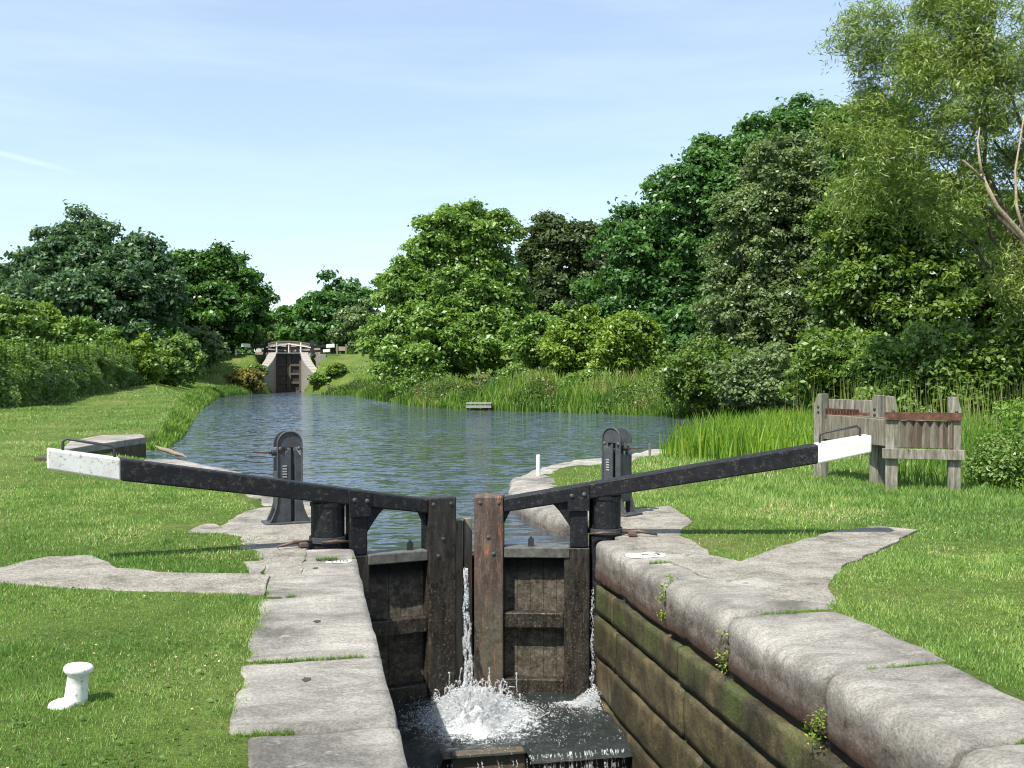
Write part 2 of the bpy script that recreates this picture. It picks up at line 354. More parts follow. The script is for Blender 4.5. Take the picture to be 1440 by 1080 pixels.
class MB:
    def __init__(s): s.v = []; s.f = []
    def add(s, vs, fs, T=None):
        n = len(s.v)
        s.v += [tuple(T @ Vector(p)) if T else tuple(p) for p in vs]
        s.f += [tuple(i + n for i in q) for q in fs]; return s
    def box(s, x0, x1, y0, y1, z0, z1, T=None):
        vs = [(x, y, z) for z in (z0, z1) for (x, y) in ((x0, y0), (x1, y0), (x1, y1), (x0, y1))]
        return s.add(vs, [(3, 2, 1, 0), (4, 5, 6, 7), (0, 1, 5, 4), (1, 2, 6, 5), (2, 3, 7, 6), (3, 0, 4, 7)], T)
    def hexa(s, vs, T=None):
        return s.add(vs, [(3, 2, 1, 0), (4, 5, 6, 7), (0, 1, 5, 4), (1, 2, 6, 5), (2, 3, 7, 6), (3, 0, 4, 7)], T)
    def prism(s, pts, y0, y1, T=None):
        "outline in x,z extruded along y"
        n = len(pts)
        vs = [(x, y0, z) for x, z in pts] + [(x, y1, z) for x, z in pts]
        fs = [tuple(range(n)), tuple(range(2 * n - 1, n - 1, -1))] + [(i + n, (i + 1) % n + n, (i + 1) % n, i) for i in range(n)]
        return s.add(vs, fs, T)
    def slab(s, pts, z0, z1, T=None):
        n = len(pts)
        a = sum(pts[i][0] * pts[(i + 1) % n][1] - pts[(i + 1) % n][0] * pts[i][1] for i in range(n))
        if a < 0: pts = pts[::-1]
        vs = [(x, y, z0) for x, y in pts] + [(x, y, z1) for x, y in pts]
        fs = [tuple(range(n - 1, -1, -1)), tuple(range(n, 2 * n))] + [(i, (i + 1) % n, (i + 1) % n + n, i + n) for i in range(n)]
        return s.add(vs, fs, T)
    def tube(s, pts, radii, seg=8, cap=True):
        pts = [Vector(p) for p in pts]
        if not hasattr(radii, '__len__'): radii = [radii] * len(pts)
        vs = []; up = None
        for i, p in enumerate(pts):
            t = (pts[min(i + 1, len(pts) - 1)] - pts[max(i - 1, 0)]).normalized()
            a = t.orthogonal().normalized() if up is None else (up - t * up.dot(t)).normalized()
            up = a; b = t.cross(a)
            for k in range(seg):
                g = 2 * math.pi * k / seg; vs.append(p + (a * math.cos(g) + b * math.sin(g)) * radii[i])
        fs = [(i * seg + k, i * seg + (k + 1) % seg, (i + 1) * seg + (k + 1) % seg, (i + 1) * seg + k) for i in range(len(pts) - 1) for k in range(seg)]
        if cap: fs += [tuple(range(seg - 1, -1, -1)), tuple(range((len(pts) - 1) * seg, len(pts) * seg))]
        return s.add(vs, fs)
    def lathe(s, prof, seg=20, T=None):
        vs = [(r * math.cos(2 * math.pi * k / seg), r * math.sin(2 * math.pi * k / seg), z) for r, z in prof for k in range(seg)]
        n = len(prof)
        fs = [(i * seg + k, i * seg + (k + 1) % seg, (i + 1) * seg + (k + 1) % seg, (i + 1) * seg + k) for i in range(n - 1) for k in range(seg)]
        fs += [tuple(range(seg - 1, -1, -1)), tuple(range((n - 1) * seg, n * seg))]
        return s.add(vs, fs, T)
    def build(s, name, mat, parent=None, smooth=False, bevel=0):
        me = bpy.data.meshes.new(name); me.from_pydata(s.v, [], s.f); me.update()
        return link(name, me, mat, parent, smooth, bevel)
def mesh_np(name, V, Fc, mat, parent=None, tint=None, smooth=False):
    "V (n,3), Fc (m,k) same-size faces"
    V = np.ascontiguousarray(V, dtype=np.float32); Fc = np.ascontiguousarray(Fc, dtype=np.int32)
    me = bpy.data.meshes.new(name); m, k = Fc.shape
    me.vertices.add(len(V)); me.vertices.foreach_set('co', V.ravel())
    me.loops.add(m * k); me.loops.foreach_set('vertex_index', Fc.ravel())
    me.polygons.add(m); me.polygons.foreach_set('loop_start', np.arange(0, m * k, k, dtype=np.int32))
    try: me.polygons.foreach_set('loop_total', np.full(m, k, dtype=np.int32))
    except Exception: pass
    me.update(calc_edges=True)
    if tint is not None:
        a = me.attributes.new('tint', 'FLOAT', 'FACE'); a.data.foreach_set('value', np.clip(tint, 0, 1).astype(np.float32))
    o = bpy.data.objects.new(name, me); COL.objects.link(o); me.materials.append(mat)
    if smooth: me.polygons.foreach_set('use_smooth', np.ones(m, dtype=bool))
    o.parent = parent; return o
def vnoise(x, y, s=1.0, seed=0):
    "smooth 2-D value noise, vectorised, 0..1"
    x = np.asarray(x) * s + seed * 17.3; y = np.asarray(y) * s - seed * 9.1
    xi = np.floor(x); yi = np.floor(y); fx = x - xi; fy = y - yi
    fx = fx * fx * (3 - 2 * fx); fy = fy * fy * (3 - 2 * fy)
    h = lambda a, b: np.modf(np.abs(np.sin(a * 127.1 + b * 311.7) * 43758.5453))[0]
    return (h(xi, yi) * (1 - fx) + h(xi + 1, yi) * fx) * (1 - fy) + (h(xi, yi + 1) * (1 - fx) + h(xi + 1, yi + 1) * fx) * fy
def inpoly(x, y, poly):
    c = np.zeros(len(x), bool); n = len(poly)
    for i in range(n):
        x0, y0 = poly[i]; x1, y1 = poly[(i + 1) % n]
        if y0 == y1: continue
        m = ((y0 > y) != (y1 > y)) & (x < (x1 - x0) * (y - y0) / (y1 - y0) + x0); c ^= m
    return c
def sdist(x, y, poly):
    "distance to the polygon, negative inside"
    d = np.full(len(x), 1e9); n = len(poly)
    for i in range(n):
        x0, y0 = poly[i]; x1, y1 = poly[(i + 1) % n]; dx, dy = x1 - x0, y1 - y0
        t = np.clip(((x - x0) * dx + (y - y0) * dy) / (dx * dx + dy * dy), 0, 1)
        d = np.minimum(d, np.hypot(x - x0 - t * dx, y - y0 - t * dy))
    return np.where(inpoly(x, y, poly), -d, d)

# rounded, roughened block of stone
def rock(name, x0, x1, y0, y1, z0, z1, rr, step, amp, seed, mat, parent, warp=None, fs=2.5):
    sx, sy_, sz = x1 - x0, y1 - y0, z1 - z0
    n = [max(2, int(math.ceil(v / step))) for v in (sx, sy_, sz)]
    idx = {}; vs = []; fc = []
    def vid(i, j, k):
        if (i, j, k) not in idx:
            idx[(i, j, k)] = len(vs); vs.append((i / n[0], j / n[1], k / n[2]))
        return idx[(i, j, k)]
    for i in range(n[0]):
        for j in range(n[1]):
            fc.append((vid(i, j, 0), vid(i, j + 1, 0), vid(i + 1, j + 1, 0), vid(i + 1, j, 0)))
            fc.append((vid(i, j, n[2]), vid(i + 1, j, n[2]), vid(i + 1, j + 1, n[2]), vid(i, j + 1, n[2])))
    for i in range(n[0]):
        for k in range(n[2]):
            fc.append((vid(i, 0, k), vid(i + 1, 0, k), vid(i + 1, 0, k + 1), vid(i, 0, k + 1)))
            fc.append((vid(i, n[1], k), vid(i, n[1], k + 1), vid(i + 1, n[1], k + 1), vid(i + 1, n[1], k)))
    for j in range(n[1]):
        for k in range(n[2]):
            fc.append((vid(0, j, k), vid(0, j, k + 1), vid(0, j + 1, k + 1), vid(0, j + 1, k)))
            fc.append((vid(n[0], j, k), vid(n[0], j + 1, k), vid(n[0], j + 1, k + 1), vid(n[0], j, k + 1)))
    out = []
    sv = Vector((seed * 3.7, seed * 1.9, seed * 5.1))
    for u, v, t in vs:
        p = Vector((x0 + u * sx, y0 + v * sy_, z0 + t * sz))
        q = Vector((min(max(p.x, x0 + rr[0]), x1 - rr[0]), min(max(p.y, y0 + rr[1]), y1 - rr[1]), min(max(p.z, z0 + rr[2]), z1 - rr[2])))
        dd = Vector(((p.x - q.x) / rr[0], (p.y - q.y) / rr[1], (p.z - q.z) / rr[2]))
        l = dd.length
        if l > 1e-6:
            m_ = max(abs(dd.x), abs(dd.y), abs(dd.z)); dd = dd / l * m_
            p = q + Vector((dd.x * rr[0], dd.y * rr[1], dd.z * rr[2]))
        nn = mnoise.fractal((p + sv) * fs, 0.9, 2.1, 5)
        nz = mnoise.fractal((p + sv) * fs * 1.3 + Vector((7, 3, 1)), 0.9, 2.1, 5)
        cen = Vector(((x0 + x1) / 2, (y0 + y1) / 2, (z0 + z1) / 2))
        dr = Vector(((p.x - cen.x) / sx, 0, (p.z - cen.z) / sz)); 
        if dr.length > 1e-5: dr.normalize()
        p = p + dr * nn * amp + Vector((0, 0, nz * amp * 0.4)) + Vector((0, mnoise.noise(p * 2 + sv) * amp * 0.8, 0))
        if warp: p = Vector(warp(p))
        out.append(tuple(p))
    me = bpy.data.meshes.new(name); me.from_pydata(out, [], fc); me.update()
    return link(name, me, mat, parent, smooth=True)

# ------------------------------------------------------------------ ground plan
XL, XR = 0.40, 2.66         # lock chamber walls
WZ = -0.22                  # upper water level
POUND = [(0.38, 9.7), (0.38, 11.2), (-0.2, 13.6), (-1.1, 17.1), (-2.4, 19.8), (-3.6, 20.9), (-4.6, 22.0), (-4.55, 24.2), (-3.95, 26.9), (-3.6, 30),
         P(272, 590, WZ), (-4.9, 47), P(300, 563, WZ), (-6.3, 74), (-6.1, 80), (-4.7, 86), (-3.2, 89), (-2.95, 96), (-0.65, 96), (-0.5, 89), (1.2, 85), P(500, 556.5, WZ), (4.3, 68),
         P(560, 567, WZ), P(600, 573, WZ), P(640, 575, WZ), P(700, 577, WZ), P(800, 580, WZ), P(900, 584, WZ), P(1000, 588, WZ), (18.6, 36), (17, 31), (13.0, 28.6), (10.2, 25.0), (8.4, 22.4), (7.0, 20.4), (5.9, 18.9), (4.7, 18.0), (3.7, 16.7), (2.95, 15.1), (2.62, 13.4), (2.62, 11.2), (2.68, 9.7)]
CHAMBER = [(XL, -4), (XL, 10.6), (XR, 10.6), (XR, -4)]
def level(x, y):
    zl = np.interp(y, [0, 34, 46, 58, 68, 76, 86, 91, 95.5, 300, 900], [0, 0, 0.22, 0.6, 0.95, 1.15, 1.25, 2.2, 3.25, 4.5, 7])
    zr = np.interp(y, [0, 24, 40, 55, 70, 79, 86, 91, 95.5, 300, 900], [0, 0, 0.25, 0.7, 1.1, 1.2, 1.3, 2.2, 3.25, 4.5, 7])
    t = np.clip((x + 2) / 4 + 0.5, 0, 1)
    return zl * (1 - t) + zr * t
def height(x, y):
    x = np.asarray(x, float); y = np.asarray(y, float)
    z = level(x, y) + (vnoise(x, y, 0.5, 1) - 0.5) * 0.10 * np.clip((np.hypot(x, y) - 9) / 8, 0, 1) + (vnoise(x, y, 0.9, 4) - 0.5) * 0.02
    z = z + (vnoise(x, y, 0.05, 2) - 0.5) * 1.2 * np.clip((np.hypot(x - 0, y) - 110) / 60, 0, 1)
    dp = sdist(x, y, POUND)
    bank = np.interp(dp, [-3, -0.5, -0.05, 0.12, 0.5, 2.0, 5, 14, 40], [-1.4, -0.9, -0.5, -0.12, 0.12, 0.5, 1.3, 3.3, 12])
    bank = np.where(y < 30, np.where((x < 1) & (y > 19.5), np.interp(dp, [-1.0, -0.35, 0.0, 0.1, 0.4, 30], [-1.6, -1.2, -0.3, -0.1, 0.5, 9]), np.interp(dp, [0.0, 0.22, 0.36, 0.7, 30], [-1.6, -1.2, -0.1, 0.3, 9])), bank)
    far_b = np.interp(dp, [-3, -0.5, -0.05, 0.12, 0.5, 2.0, 4.0, 40], [-1.4, -0.9, -0.5, -0.12, 0.6, 3.4, 5, 12])
    tb_ = np.clip((y - 86) / 3, 0, 1); bank = bank * (1 - tb_) + far_b * tb_
    z = np.minimum(z, bank)
    dc = sdist(x, y, CHAMBER)
    z = np.where(dc < -0.0, -3.8, z)
    z = np.where((dc >= 0) & (dc < 0.42), np.minimum(z, -0.35), z)
    z = np.where((y > 9.3) & (y < 11.0) & (x > 0.1) & (x < 2.95), -3.8, z)
    return z
def grow(a, b, s0, k, lim):
    out = []; v = a; s = s0
    while (v < b if s0 > 0 else v > b):
        out.append(v); v += s; s = min(abs(s) * k, lim) * (1 if s0 > 0 else -1)
    out.append(b); return out
gx = sorted(set(np.round(np.concatenate([np.arange(-9, 14, 0.2), [XL - 0.4, XL + 0.01, XR - 0.01, XR + 0.4], grow(14, 45, 0.35, 1.03, 1.0), grow(46, 900, 1.5, 1.15, 60), grow(-9.2, -30, -0.35, 1.03, 0.9), grow(-31, -900, -1.2, 1.15, 60)]), 3)))
gy = sorted(set(np.round(np.concatenate([grow(-3, -60, -0.5, 1.3, 10), np.arange(-2.8, 27, 0.2), grow(27.1, 105, 0.3, 1.01, 0.7), grow(106, 1600, 1.2, 1.12, 80)]), 3)))
GX, GY = np.meshgrid(gx, gy); gz = height(GX.ravel(), GY.ravel())
nx, ny = len(gx), len(gy)
ii = np.arange(nx - 1)[None, :] + np.arange(ny - 1)[:, None] * nx
g = mesh_np('ground', np.column_stack([GX.ravel(), GY.ravel(), gz]), np.stack([ii, ii + 1, ii + nx + 1, ii + nx], -1).reshape(-1, 4), M['ground'], smooth=True)
tag(g, kind='structure')

# water of the pound: one sheet over the basin, its edge under the banks
wp = MB(); wp.slab([(-9, 26), (-7.5, 60), (-9, 90), (-3.3, 97.4), (-0.3, 97.4), (6, 86), (6.5, 62), (10, 52), (20, 44), (22, 34), (12, 24), (6.6, 18.4), (3.0, 13.4), (2.9, 9.9), (1.5, 10.05), (0.1, 9.9), (0.1, 13), (-1.5, 18), (-6, 21)], WZ - 0.02, WZ)
tag(wp.build('pound_water', M['water']), kind='structure')

# ------------------------------------------------------------------ lock walls
def wall(side):
    lab = 'left lock wall with thin flat pale coping stones, mostly in shade' if side < 0 else 'right lock wall with rounded coping stones over sunlit brown algae-stained blocks'
    root = tag(empty('lock_wall', (0, 0, 0)), lab, 'lock wall')
    rng = random.Random(3 if side < 0 else 5)
    if side < 0:
        ys = [-3, 1.9, 3.28, 4.64, 5.8, 7.46, 8.92, 9.42]
        outs = [-0.36, -0.33, -0.27, -0.37, -0.36, -0.34, -0.34]
        for i in range(len(ys) - 1):
            rock('coping_stone', outs[i], XL, ys[i] + 0.013, ys[i + 1] - 0.013, -0.26, rng.uniform(-0.006, 0.006) + 0.004, (0.035, 0.018, 0.035), 0.055, 0.012, i + 1, M['cope'], root)
        for z0, z1 in ((-0.62, -0.27), (-1.0, -0.63), (-1.38, -1.01), (-1.8, -1.39), (-2.3, -1.81), (-3.0, -2.31), (-3.8, -3.01)):
            y = -3 + rng.uniform(0, 0.5)
            while y < 9.38:
                y2 = min(y + rng.uniform(0.7, 1.3), 9.38)
                if y2 - y > 0.15: rock('wall_block', XL - 0.45, XL - 0.012, y + 0.006, y2 - 0.006, z0 + 0.005, z1 - 0.005, (0.03, 0.02, 0.03), 0.13, 0.012, rng.random() * 50, M['block'], root)
                y = y2
    else:
        ys = [-3, 0.9, 2.35, 3.88, 5.0, 6.28, 7.42, 8.62, 9.42]
        outs = [3.5, 3.5, 3.5, 3.47, 3.54, 3.56, 3.5, 3.42]
        for i in range(len(ys) - 1):
            s_ = 9 + i
            def wp_(p, s_=s_):
                k = mnoise.noise(Vector((p.y * 1.3, s_, 0))) * 0.02
                return (p.x + k * (1 if p.x < 2.9 else 0), p.y + (p.x - XR) * 0.13 * (0.4 if i < 7 else 0), p.z)
            rock('coping_stone', XR + 0.0, outs[i], ys[i] + 0.020, ys[i + 1] - 0.020, -0.40, rng.uniform(-0.012, 0.012), (0.12, 0.016, 0.095) if i < 6 else (0.08, 0.02, 0.06), 0.035, 0.016, s_, M['cope'], root, warp=wp_)
        off = 0
        for ci, (z0, z1) in enumerate(((-0.69, -0.41), (-1.07, -0.70), (-1.46, -1.08), (-1.88, -1.47), (-2.4, -1.89), (-3.0, -2.41), (-3.8, -3.01))):
            y = -3.2 + off * 0.9; off = (off + 0.37) % 1
            while y < 9.38:
                y2 = min(y + rng.uniform(1.5, 2.6), 9.38)
                if y2 - y > 0.2: rock('wall_block', XR - 0.004 + rng.uniform(-0.014, 0.008), XR + 0.45, y + 0.007, y2 - 0.007, z0 + 0.008, z1 - 0.008, (0.022, 0.016, 0.022), 0.06 if ci < 4 else 0.15, 0.010, rng.random() * 50, M['block'], root, fs=2.6)
                y = y2
    # dark core behind the joints and the gate recess upstream
    c = MB(); s = side
    x_in, x_out = (XL - 0.05, XL - 0.5) if s < 0 else (XR + 0.06, XR + 0.55)
    c.box(min(x_in, x_out), max(x_in, x_out), -3, 9.36, -3.9, -0.3)
    xr = 0.0 if s < 0 else 3.06
    c.box(min(xr, xr + s * 0.5), max(xr, xr + s * 0.5), 9.36, 11.0, -3.9, -0.06)
    c.build('backing', M['mud'], root)
    return root
lw = wall(-1); rw = wall(1)
# stones of the gate recess and the flared wings of the pound
def wing(root, path, w, seed, top=0.0, zb=-0.9, rad=0.06):
    "coping run laid along a path (water side first), each stone a mesh of its own"
    k = 0
    pts = [Vector((x, y)) for x, y in path]
    for a, b in zip(pts[:-1], pts[1:]):
        d = b - a; ln = d.length; n = max(1, round(ln / 1.25)); t = d.normalized(); nrm = Vector((t.y, -t.x)) * (1 if w > 0 else -1)
        for i in range(n):
            p0 = a + t * (ln * i / n)
            def wr(p, p0=p0, t=t, nrm=nrm): return (p0.x + t.x * p.y + nrm.x * p.x, p0.y + t.y * p.y + nrm.y * p.x, p.z)
            o = rock('coping_stone', 0, abs(w), 0.01, ln / n - 0.01 + 0.03, zb, top, (rad, 0.03, rad), 0.09, 0.025, seed + k, M['cope'], root, warp=wr)
            # orientation of a mirrored strip
            if w > 0: o.data.flip_normals()
            k += 1
wing(lw, [(0.0, 9.43), (0.02, 10.95), (0.38, 11.0), (0.36, 11.6), (-0.2, 13.6), (-1.1, 17.1), (-2.4, 19.8)], -0.7, 60)
wing(rw, [(3.06, 9.43), (3.0, 10.9)], 0.62, 80)
wing(rw, [(2.66, 10.95), (2.58, 12.2), (2.62, 13.4), (2.95, 15.1), (3.7, 16.7), (4.7, 18.0), (5.9, 18.9), (7.0, 20.4)], 0.75, 90, rad=0.11)

# ------------------------------------------------------------------ paving outside the copings
PAVES = []
def pave(name, px, z=0.012, mat=None, world=None):
    pts = world or [P(*q) for q in px]
    PAVES.append(pts)
    # densify and roughen the rim
    out = []
    for i in range(len(pts)):
        a = Vector(pts[i]); b = Vector(pts[(i + 1) % len(pts)]); n = max(1, int((b - a).length / 0.12))
        for j in range(n):
            p = a.lerp(b, j / n); out.append((p.x + mnoise.noise(Vector((p.x * 4, p.y * 4, 1))) * 0.05, p.y + mnoise.noise(Vector((p.x * 4, p.y * 4, 9))) * 0.05))
    o = MB().slab(out, z - 0.08, z).build(name, mat or M['pave'], bevel=0.008)
    return tag(o, kind='structure')
pave('path', [(-60, 822), (-60, 806), (0, 800), (60, 785), (130, 783), (165, 801), (250, 808), (350, 808), (378, 812), (372, 838), (330, 836), (200, 833), (100, 829), (0, 821)])
pave('paving', None, world=[(-0.36, 8.88), (-0.35, 7.75), (-0.62, 7.8), (-0.45, 8.3), (-0.55, 8.9)], z=0.009)
pave('paving', [(338, 764), (362, 780), (378, 812), (420, 812), (430, 768), (440, 757), (395, 757)], z=0.006)
pave('paving', [(300, 750), (340, 722), (378, 712), (470, 705), (500, 745), (470, 760), (400, 757), (350, 757)], z=0.014)
pave('paving', [(222, 745), (235, 738), (300, 737), (312, 741), (300, 751), (262, 750)], z=0.005)
pave('path', [(1044, 792), (1105, 768), (1175, 748), (1240, 742), (1290, 747), (1245, 772), (1195, 793), (1168, 820), (1176, 852), (1080, 845), (1000, 815), (940, 790), (985, 780)], z=0.014)
pave('paving', [(870, 720), (940, 712), (975, 734), (955, 752), (985, 768), (1000, 782), (905, 777), (868, 757)], z=0.01)
# painted number patches with faded digits, lying on the stones
from mathutils.bvhtree import BVHTree
def on_stone(root_wall):
    V = []; Fp = []
    for o in root_wall.children:
        if o.name.startswith('coping_stone'):
            n = len(V); V += [v.co.copy() for v in o.data.vertices]; Fp += [tuple(i + n for i in p.vertices) for p in o.data.polygons]
    t = BVHTree.FromPolygons(V, Fp)
    def f(x, y):
        h = t.ray_cast(Vector((x, y, 2)), Vector((0, 0, -1)))[0]
        return h.z if h else 0.0
    return f
zL, zR = on_stone(lw), on_stone(rw)
SEG = {'1': [(0, 1, 0, 0)], '4': [(-.5, 1, -.5, .5), (-.5, .5, .5, .5), (.5, 1, .5, 0)], '5': [(.5, 1, -.5, 1), (-.5, 1, -.5, .5), (-.5, .5, .5, .5), (.5, .5, .5, 0), (.5, 0, -.5, 0)]}
for (a, zf, ww, hh) in (((889, 781.5), zR, 0.34, 0.20), ((484, 789.5), zL, 0.22, 0.12)):
    x, y = P(*a); right = a[0] > 700
    if right: x = max(x, XR + 0.22)
    else: x = min(x, XL - 0.16)
    root = tag(empty('number_patch', (x, y, 0.0)), 'white painted patch with faded black digits on the %s coping end' % ('right' if right else 'left'), 'painted number')
    mb = MB(); nx_, ny_ = 16, 8; vs = []
    for j in range(ny_ + 1):
        for i in range(nx_ + 1):
            u, v = i / nx_ - 0.5, j / ny_ - 0.5; u2 = u * (1 - 0.10 * abs(v) * 2) ; X_, Y_ = u2 * ww + mnoise.noise(Vector((u * 5, v * 5, 3))) * 0.012, v * hh + mnoise.noise(Vector((u * 4, v * 4, 8))) * 0.014
            vs.append((X_, Y_, zf(x + X_, y + Y_) + 0.005))
    mb.add(vs, [(j * (nx_ + 1) + i, j * (nx_ + 1) + i + 1, (j + 1) * (nx_ + 1) + i + 1, (j + 1) * (nx_ + 1) + i) for j in range(ny_) for i in range(nx_)])
    mb.build('patch', M['white'], root, smooth=True)
    for q, dg in enumerate('145'):
        m2 = MB(); cx = (q - 1) * ww * 0.25; dw = ww * 0.15; dh = hh * 0.55; th = ww * 0.022
        for (xa, ya, xb, yb) in SEG[dg]:
            p0 = Vector((cx + xa * dw, (ya - 0.5) * dh)); p1 = Vector((cx + xb * dw, (yb - 0.5) * dh)); dd = (p1 - p0).normalized(); nn = Vector((-dd.y, dd.x)) * th; p0 -= dd * th * 0.9; p1 += dd * th * 0.9
            ring = [p0 - nn, p1 - nn, p1 + nn, p0 + nn]
            m2.add([(v.x, v.y, zf(x + v.x, y + v.y) + 0.0095) for v in ring], [(0, 1, 2, 3)])
        m2.build('digit', M['digit'], root)

# ------------------------------------------------------------------ gates
def gate(side):
    hx = 0.2 if side < 0 else 2.80
    s = 1 if side < 0 else -1            # direction from heel to mitre
    Lm = 1.22 if side < 0 else 1.27
    tail = 2.37 if side < 0 else 2.52
    ang = R(14)
    root = empty('lock_gate', (hx, 9.5, 0), ang * s)
    lab = 'left lock gate leaf, mostly in shade, its balance beam end chipped white' if side < 0 else 'right sunlit lock gate leaf with rust-streaked mitre post and clean white beam end'
    tag(root, lab, 'lock gate')
    def b(x0, x1): return (min(x0 * s, x1 * s), max(x0 * s, x1 * s))
    def bx(name, x0, x1, y0, y1, z0, z1, mat, bev=0.012, par=None):
        a_, c_ = b(x0, x1); return MB().box(a_, c_, y0, y1, z0, z1).build(name, mat, par or root, bevel=bev)
    T = Matrix.Identity(4)
    # rounded heel post standing in the hollow quoin
    MB().lathe([(0.155, -3.0), (0.155, 0.36), (0.165, 0.365), (0.165, 0.395), (0.15, 0.40), (0.15, 0.46)], 20, Matrix.Translation((0, 0.14, 0))).build('heel_post', M['black'], root, smooth=False)
    # stiles, posts and rails of the frame
    bx('stile', 0.17, 0.34, 0.0, 0.16, -0.10, 0.470, M['black'])
    bx('stile', 0.15, 0.40 if side > 0 else 0.36, 0.002, 0.15, -1.62, -0.101, M['wood'])
    mp_ = bx('mitre_post', Lm - 0.285, Lm, -0.03, 0.2, -1.62, 0.40, M['rpost'] if side > 0 else M['wood'], 0.016)
    for (xx, zz) in ((Lm - 0.24, 0.335), (Lm - 0.06, 0.335), (Lm - 0.14, 0.0), (Lm - 0.19, -0.16)):
        MB().lathe([(0.02, 0), (0.018, 0.008), (0.008, 0.012)], 8, Matrix.Translation((xx * s, -0.03, zz)) @ Matrix.Rotation(R(90), 4, 'X')).build('bolt', M['iron'], mp_)
    x0, x1 = (0.40 if side > 0 else 0.36), Lm - 0.285
    bx('top_rail', 0.345, x1 - 0.001, -0.012, 0.2, -0.20, -0.10, M['farwet'], 0.01)
    bx('mid_rail', x0, x1, 0.004, 0.15, -0.885, -0.735, M['wood'])
    bx('bottom_rail', x0, x1, 0.004, 0.15, -1.62, -1.38, M['wood'])
    bd = MB()
    n = 5
    for i in range(n):
        xa = 0.345 + (x1 - 0.345) * i / n; xb = 0.345 + (x1 - 0.345) * (i + 1) / n - 0.002
        a_, c_ = b(xa, xb); bd.box(a_, c_, 0.118 + 0.003 * (i % 2), 0.16, -1.62, -0.201)
    bd.build('planking', M['silt'], root, bevel=0.002)
    # balance beam rising towards its tail
    def top(x): return 0.55 + (-x) * 0.178 - (0.0 if x < 0 else 0.0)
    def beam_seg(name, xa, xb, ha, hb, mat, par=root, y0=-0.02, y1=0.19):
        v = []
        for z_ in (0, 1):
            for (x, y) in ((xa, y0), (xb, y0), (xb, y1), (xa, y1)):
                t_ = top(x); h = ha if x == xa else hb
                v.append((x * s, y, t_ - h if z_ == 0 else t_))
        if s < 0: v = [v[1], v[0], v[3], v[2], v[5], v[4], v[7], v[6]]
        return MB().hexa(v).build(name, mat, par, bevel=0.014)
    wl = 0.56 if side < 0 else 0.5
    be = beam_seg('balance_beam', -tail + wl + 0.002, Lm - 0.287, 0.185, 0.135, M['black'])
    en = beam_seg('white_end', -tail, -tail + wl, 0.165, 0.185, M['chipped'] if side < 0 else M['white'], be, -0.022, 0.192)
    en.parent = root
    # hand rail bar over the tail
    ha, hb = -tail + (0.12 if side < 0 else 0.08), -tail + (0.52 if side < 0 else 0.46)
    hy = 0.09
    pts = [(ha * s, hy, top(ha) - 0.01), (ha * s, hy, top(ha) + 0.07), ((ha + 0.03) * s, hy, top(ha) + 0.095), ((hb - 0.03) * s, hy, top(hb) + 0.095), (hb * s, hy, top(hb) + 0.07), (hb * s, hy, top(hb) - 0.01)]
    MB().tube(pts, 0.012, 8).build('handle', M['darkiron'], root, smooth=True)
    # iron plates, knees and bolts where beam meets the stile
    pl = MB().prism([(x * s, z) for x, z in ((0.155, 0.26), (0.365, 0.26), (0.365, 0.478), (0.155, 0.515))][::(1 if s > 0 else -1)], -0.034, -0.018).build('iron_plate', M['black'], root, bevel=0.004)
    for xx in (0.205, 0.325):
        MB().lathe([(0.022, 0), (0.02, 0.012), (0.01, 0.018)], 8, Matrix.Translation((xx * s, -0.034, 0.445 - xx * 0.12)) @ Matrix.Rotation(R(90), 4, 'X')).build('bolt', M['iron'], pl)
    kn = [(0.34, 0.36), (0.52, 0.33), (0.45, 0.26), (0.38, 0.16), (0.34, 0.10)]
    kn = [(x * s, z) for x, z in kn]
    MB().prism(kn if s < 0 else kn[::-1], 0.02, 0.13).build('knee_brace', M['black'], root, bevel=0.006)
    kn2 = [(x1, 0.28), (x1 - 0.09, 0.30), (x1 - 0.03, 0.18), (x1, 0.12)]
    kn2 = [(x * s, z) for x, z in kn2]
    MB().prism(kn2 if s > 0 else kn2[::-1], 0.03, 0.12).build('knee_brace', M['black'], root, bevel=0.005)
    # lifting eye on the top rail
    ex = 0.78 if side < 0 else 0.72
    MB().prism([((ex - 0.03) * s, -0.101), ((ex + 0.03) * s, -0.101), ((ex + 0.028) * s, -0.03), (ex * s, 0.0), ((ex - 0.028) * s, -0.03)][::(-1 if s > 0 else 1)], 0.06, 0.085).build('lifting_eye', M['darkiron'], root)
    # collar strap and anchors, rusty, at coping level
    st = MB(); st.lathe([(0.172, 0.03), (0.172, 0.08), (0.16, 0.081), (0.16, 0.03)], 20, Matrix.Translation((0, 0.14, 0))); 
    an = st.build('collar', M['iron'], root)
    MB().tube([(-0.14 * s, 0.10, 0.045), (-0.33 * s, 0.03, 0.06), (-0.5 * s, 0.02, 0.03)], [0.013, 0.016, 0.01], 7).tube([(-0.1 * s, -0.03, 0.05), (0.02 * s, -0.08, 0.06), (0.16 * s, -0.03, 0.04)], [0.012, 0.018, 0.009], 7).build('anchor_bar', M['rustd'], root, smooth=True)
    MB().box(*b(-0.3, -0.22), -0.03, 0.1, 0.015, 0.055).build('anchor_wedge', M['rustd'], root, bevel=0.008)
    return root
M['moss'] = m_plain('mossy_plug', (0.06, 0.06, 0.035)); M['bark2'] = m_bark('weathered_branch', (0.14, 0.11, 0.08), (0.34, 0.28, 0.20))
M['farwet'] = m_plain('pale_wet_rail', (0.10, 0.10, 0.085), 0.45, 0.6)
M['rustd'] = m_iron(0.8, 'dull_rusty_bar', (0.07, 0.045, 0.035))
gl = gate(-1); gr = gate(1)
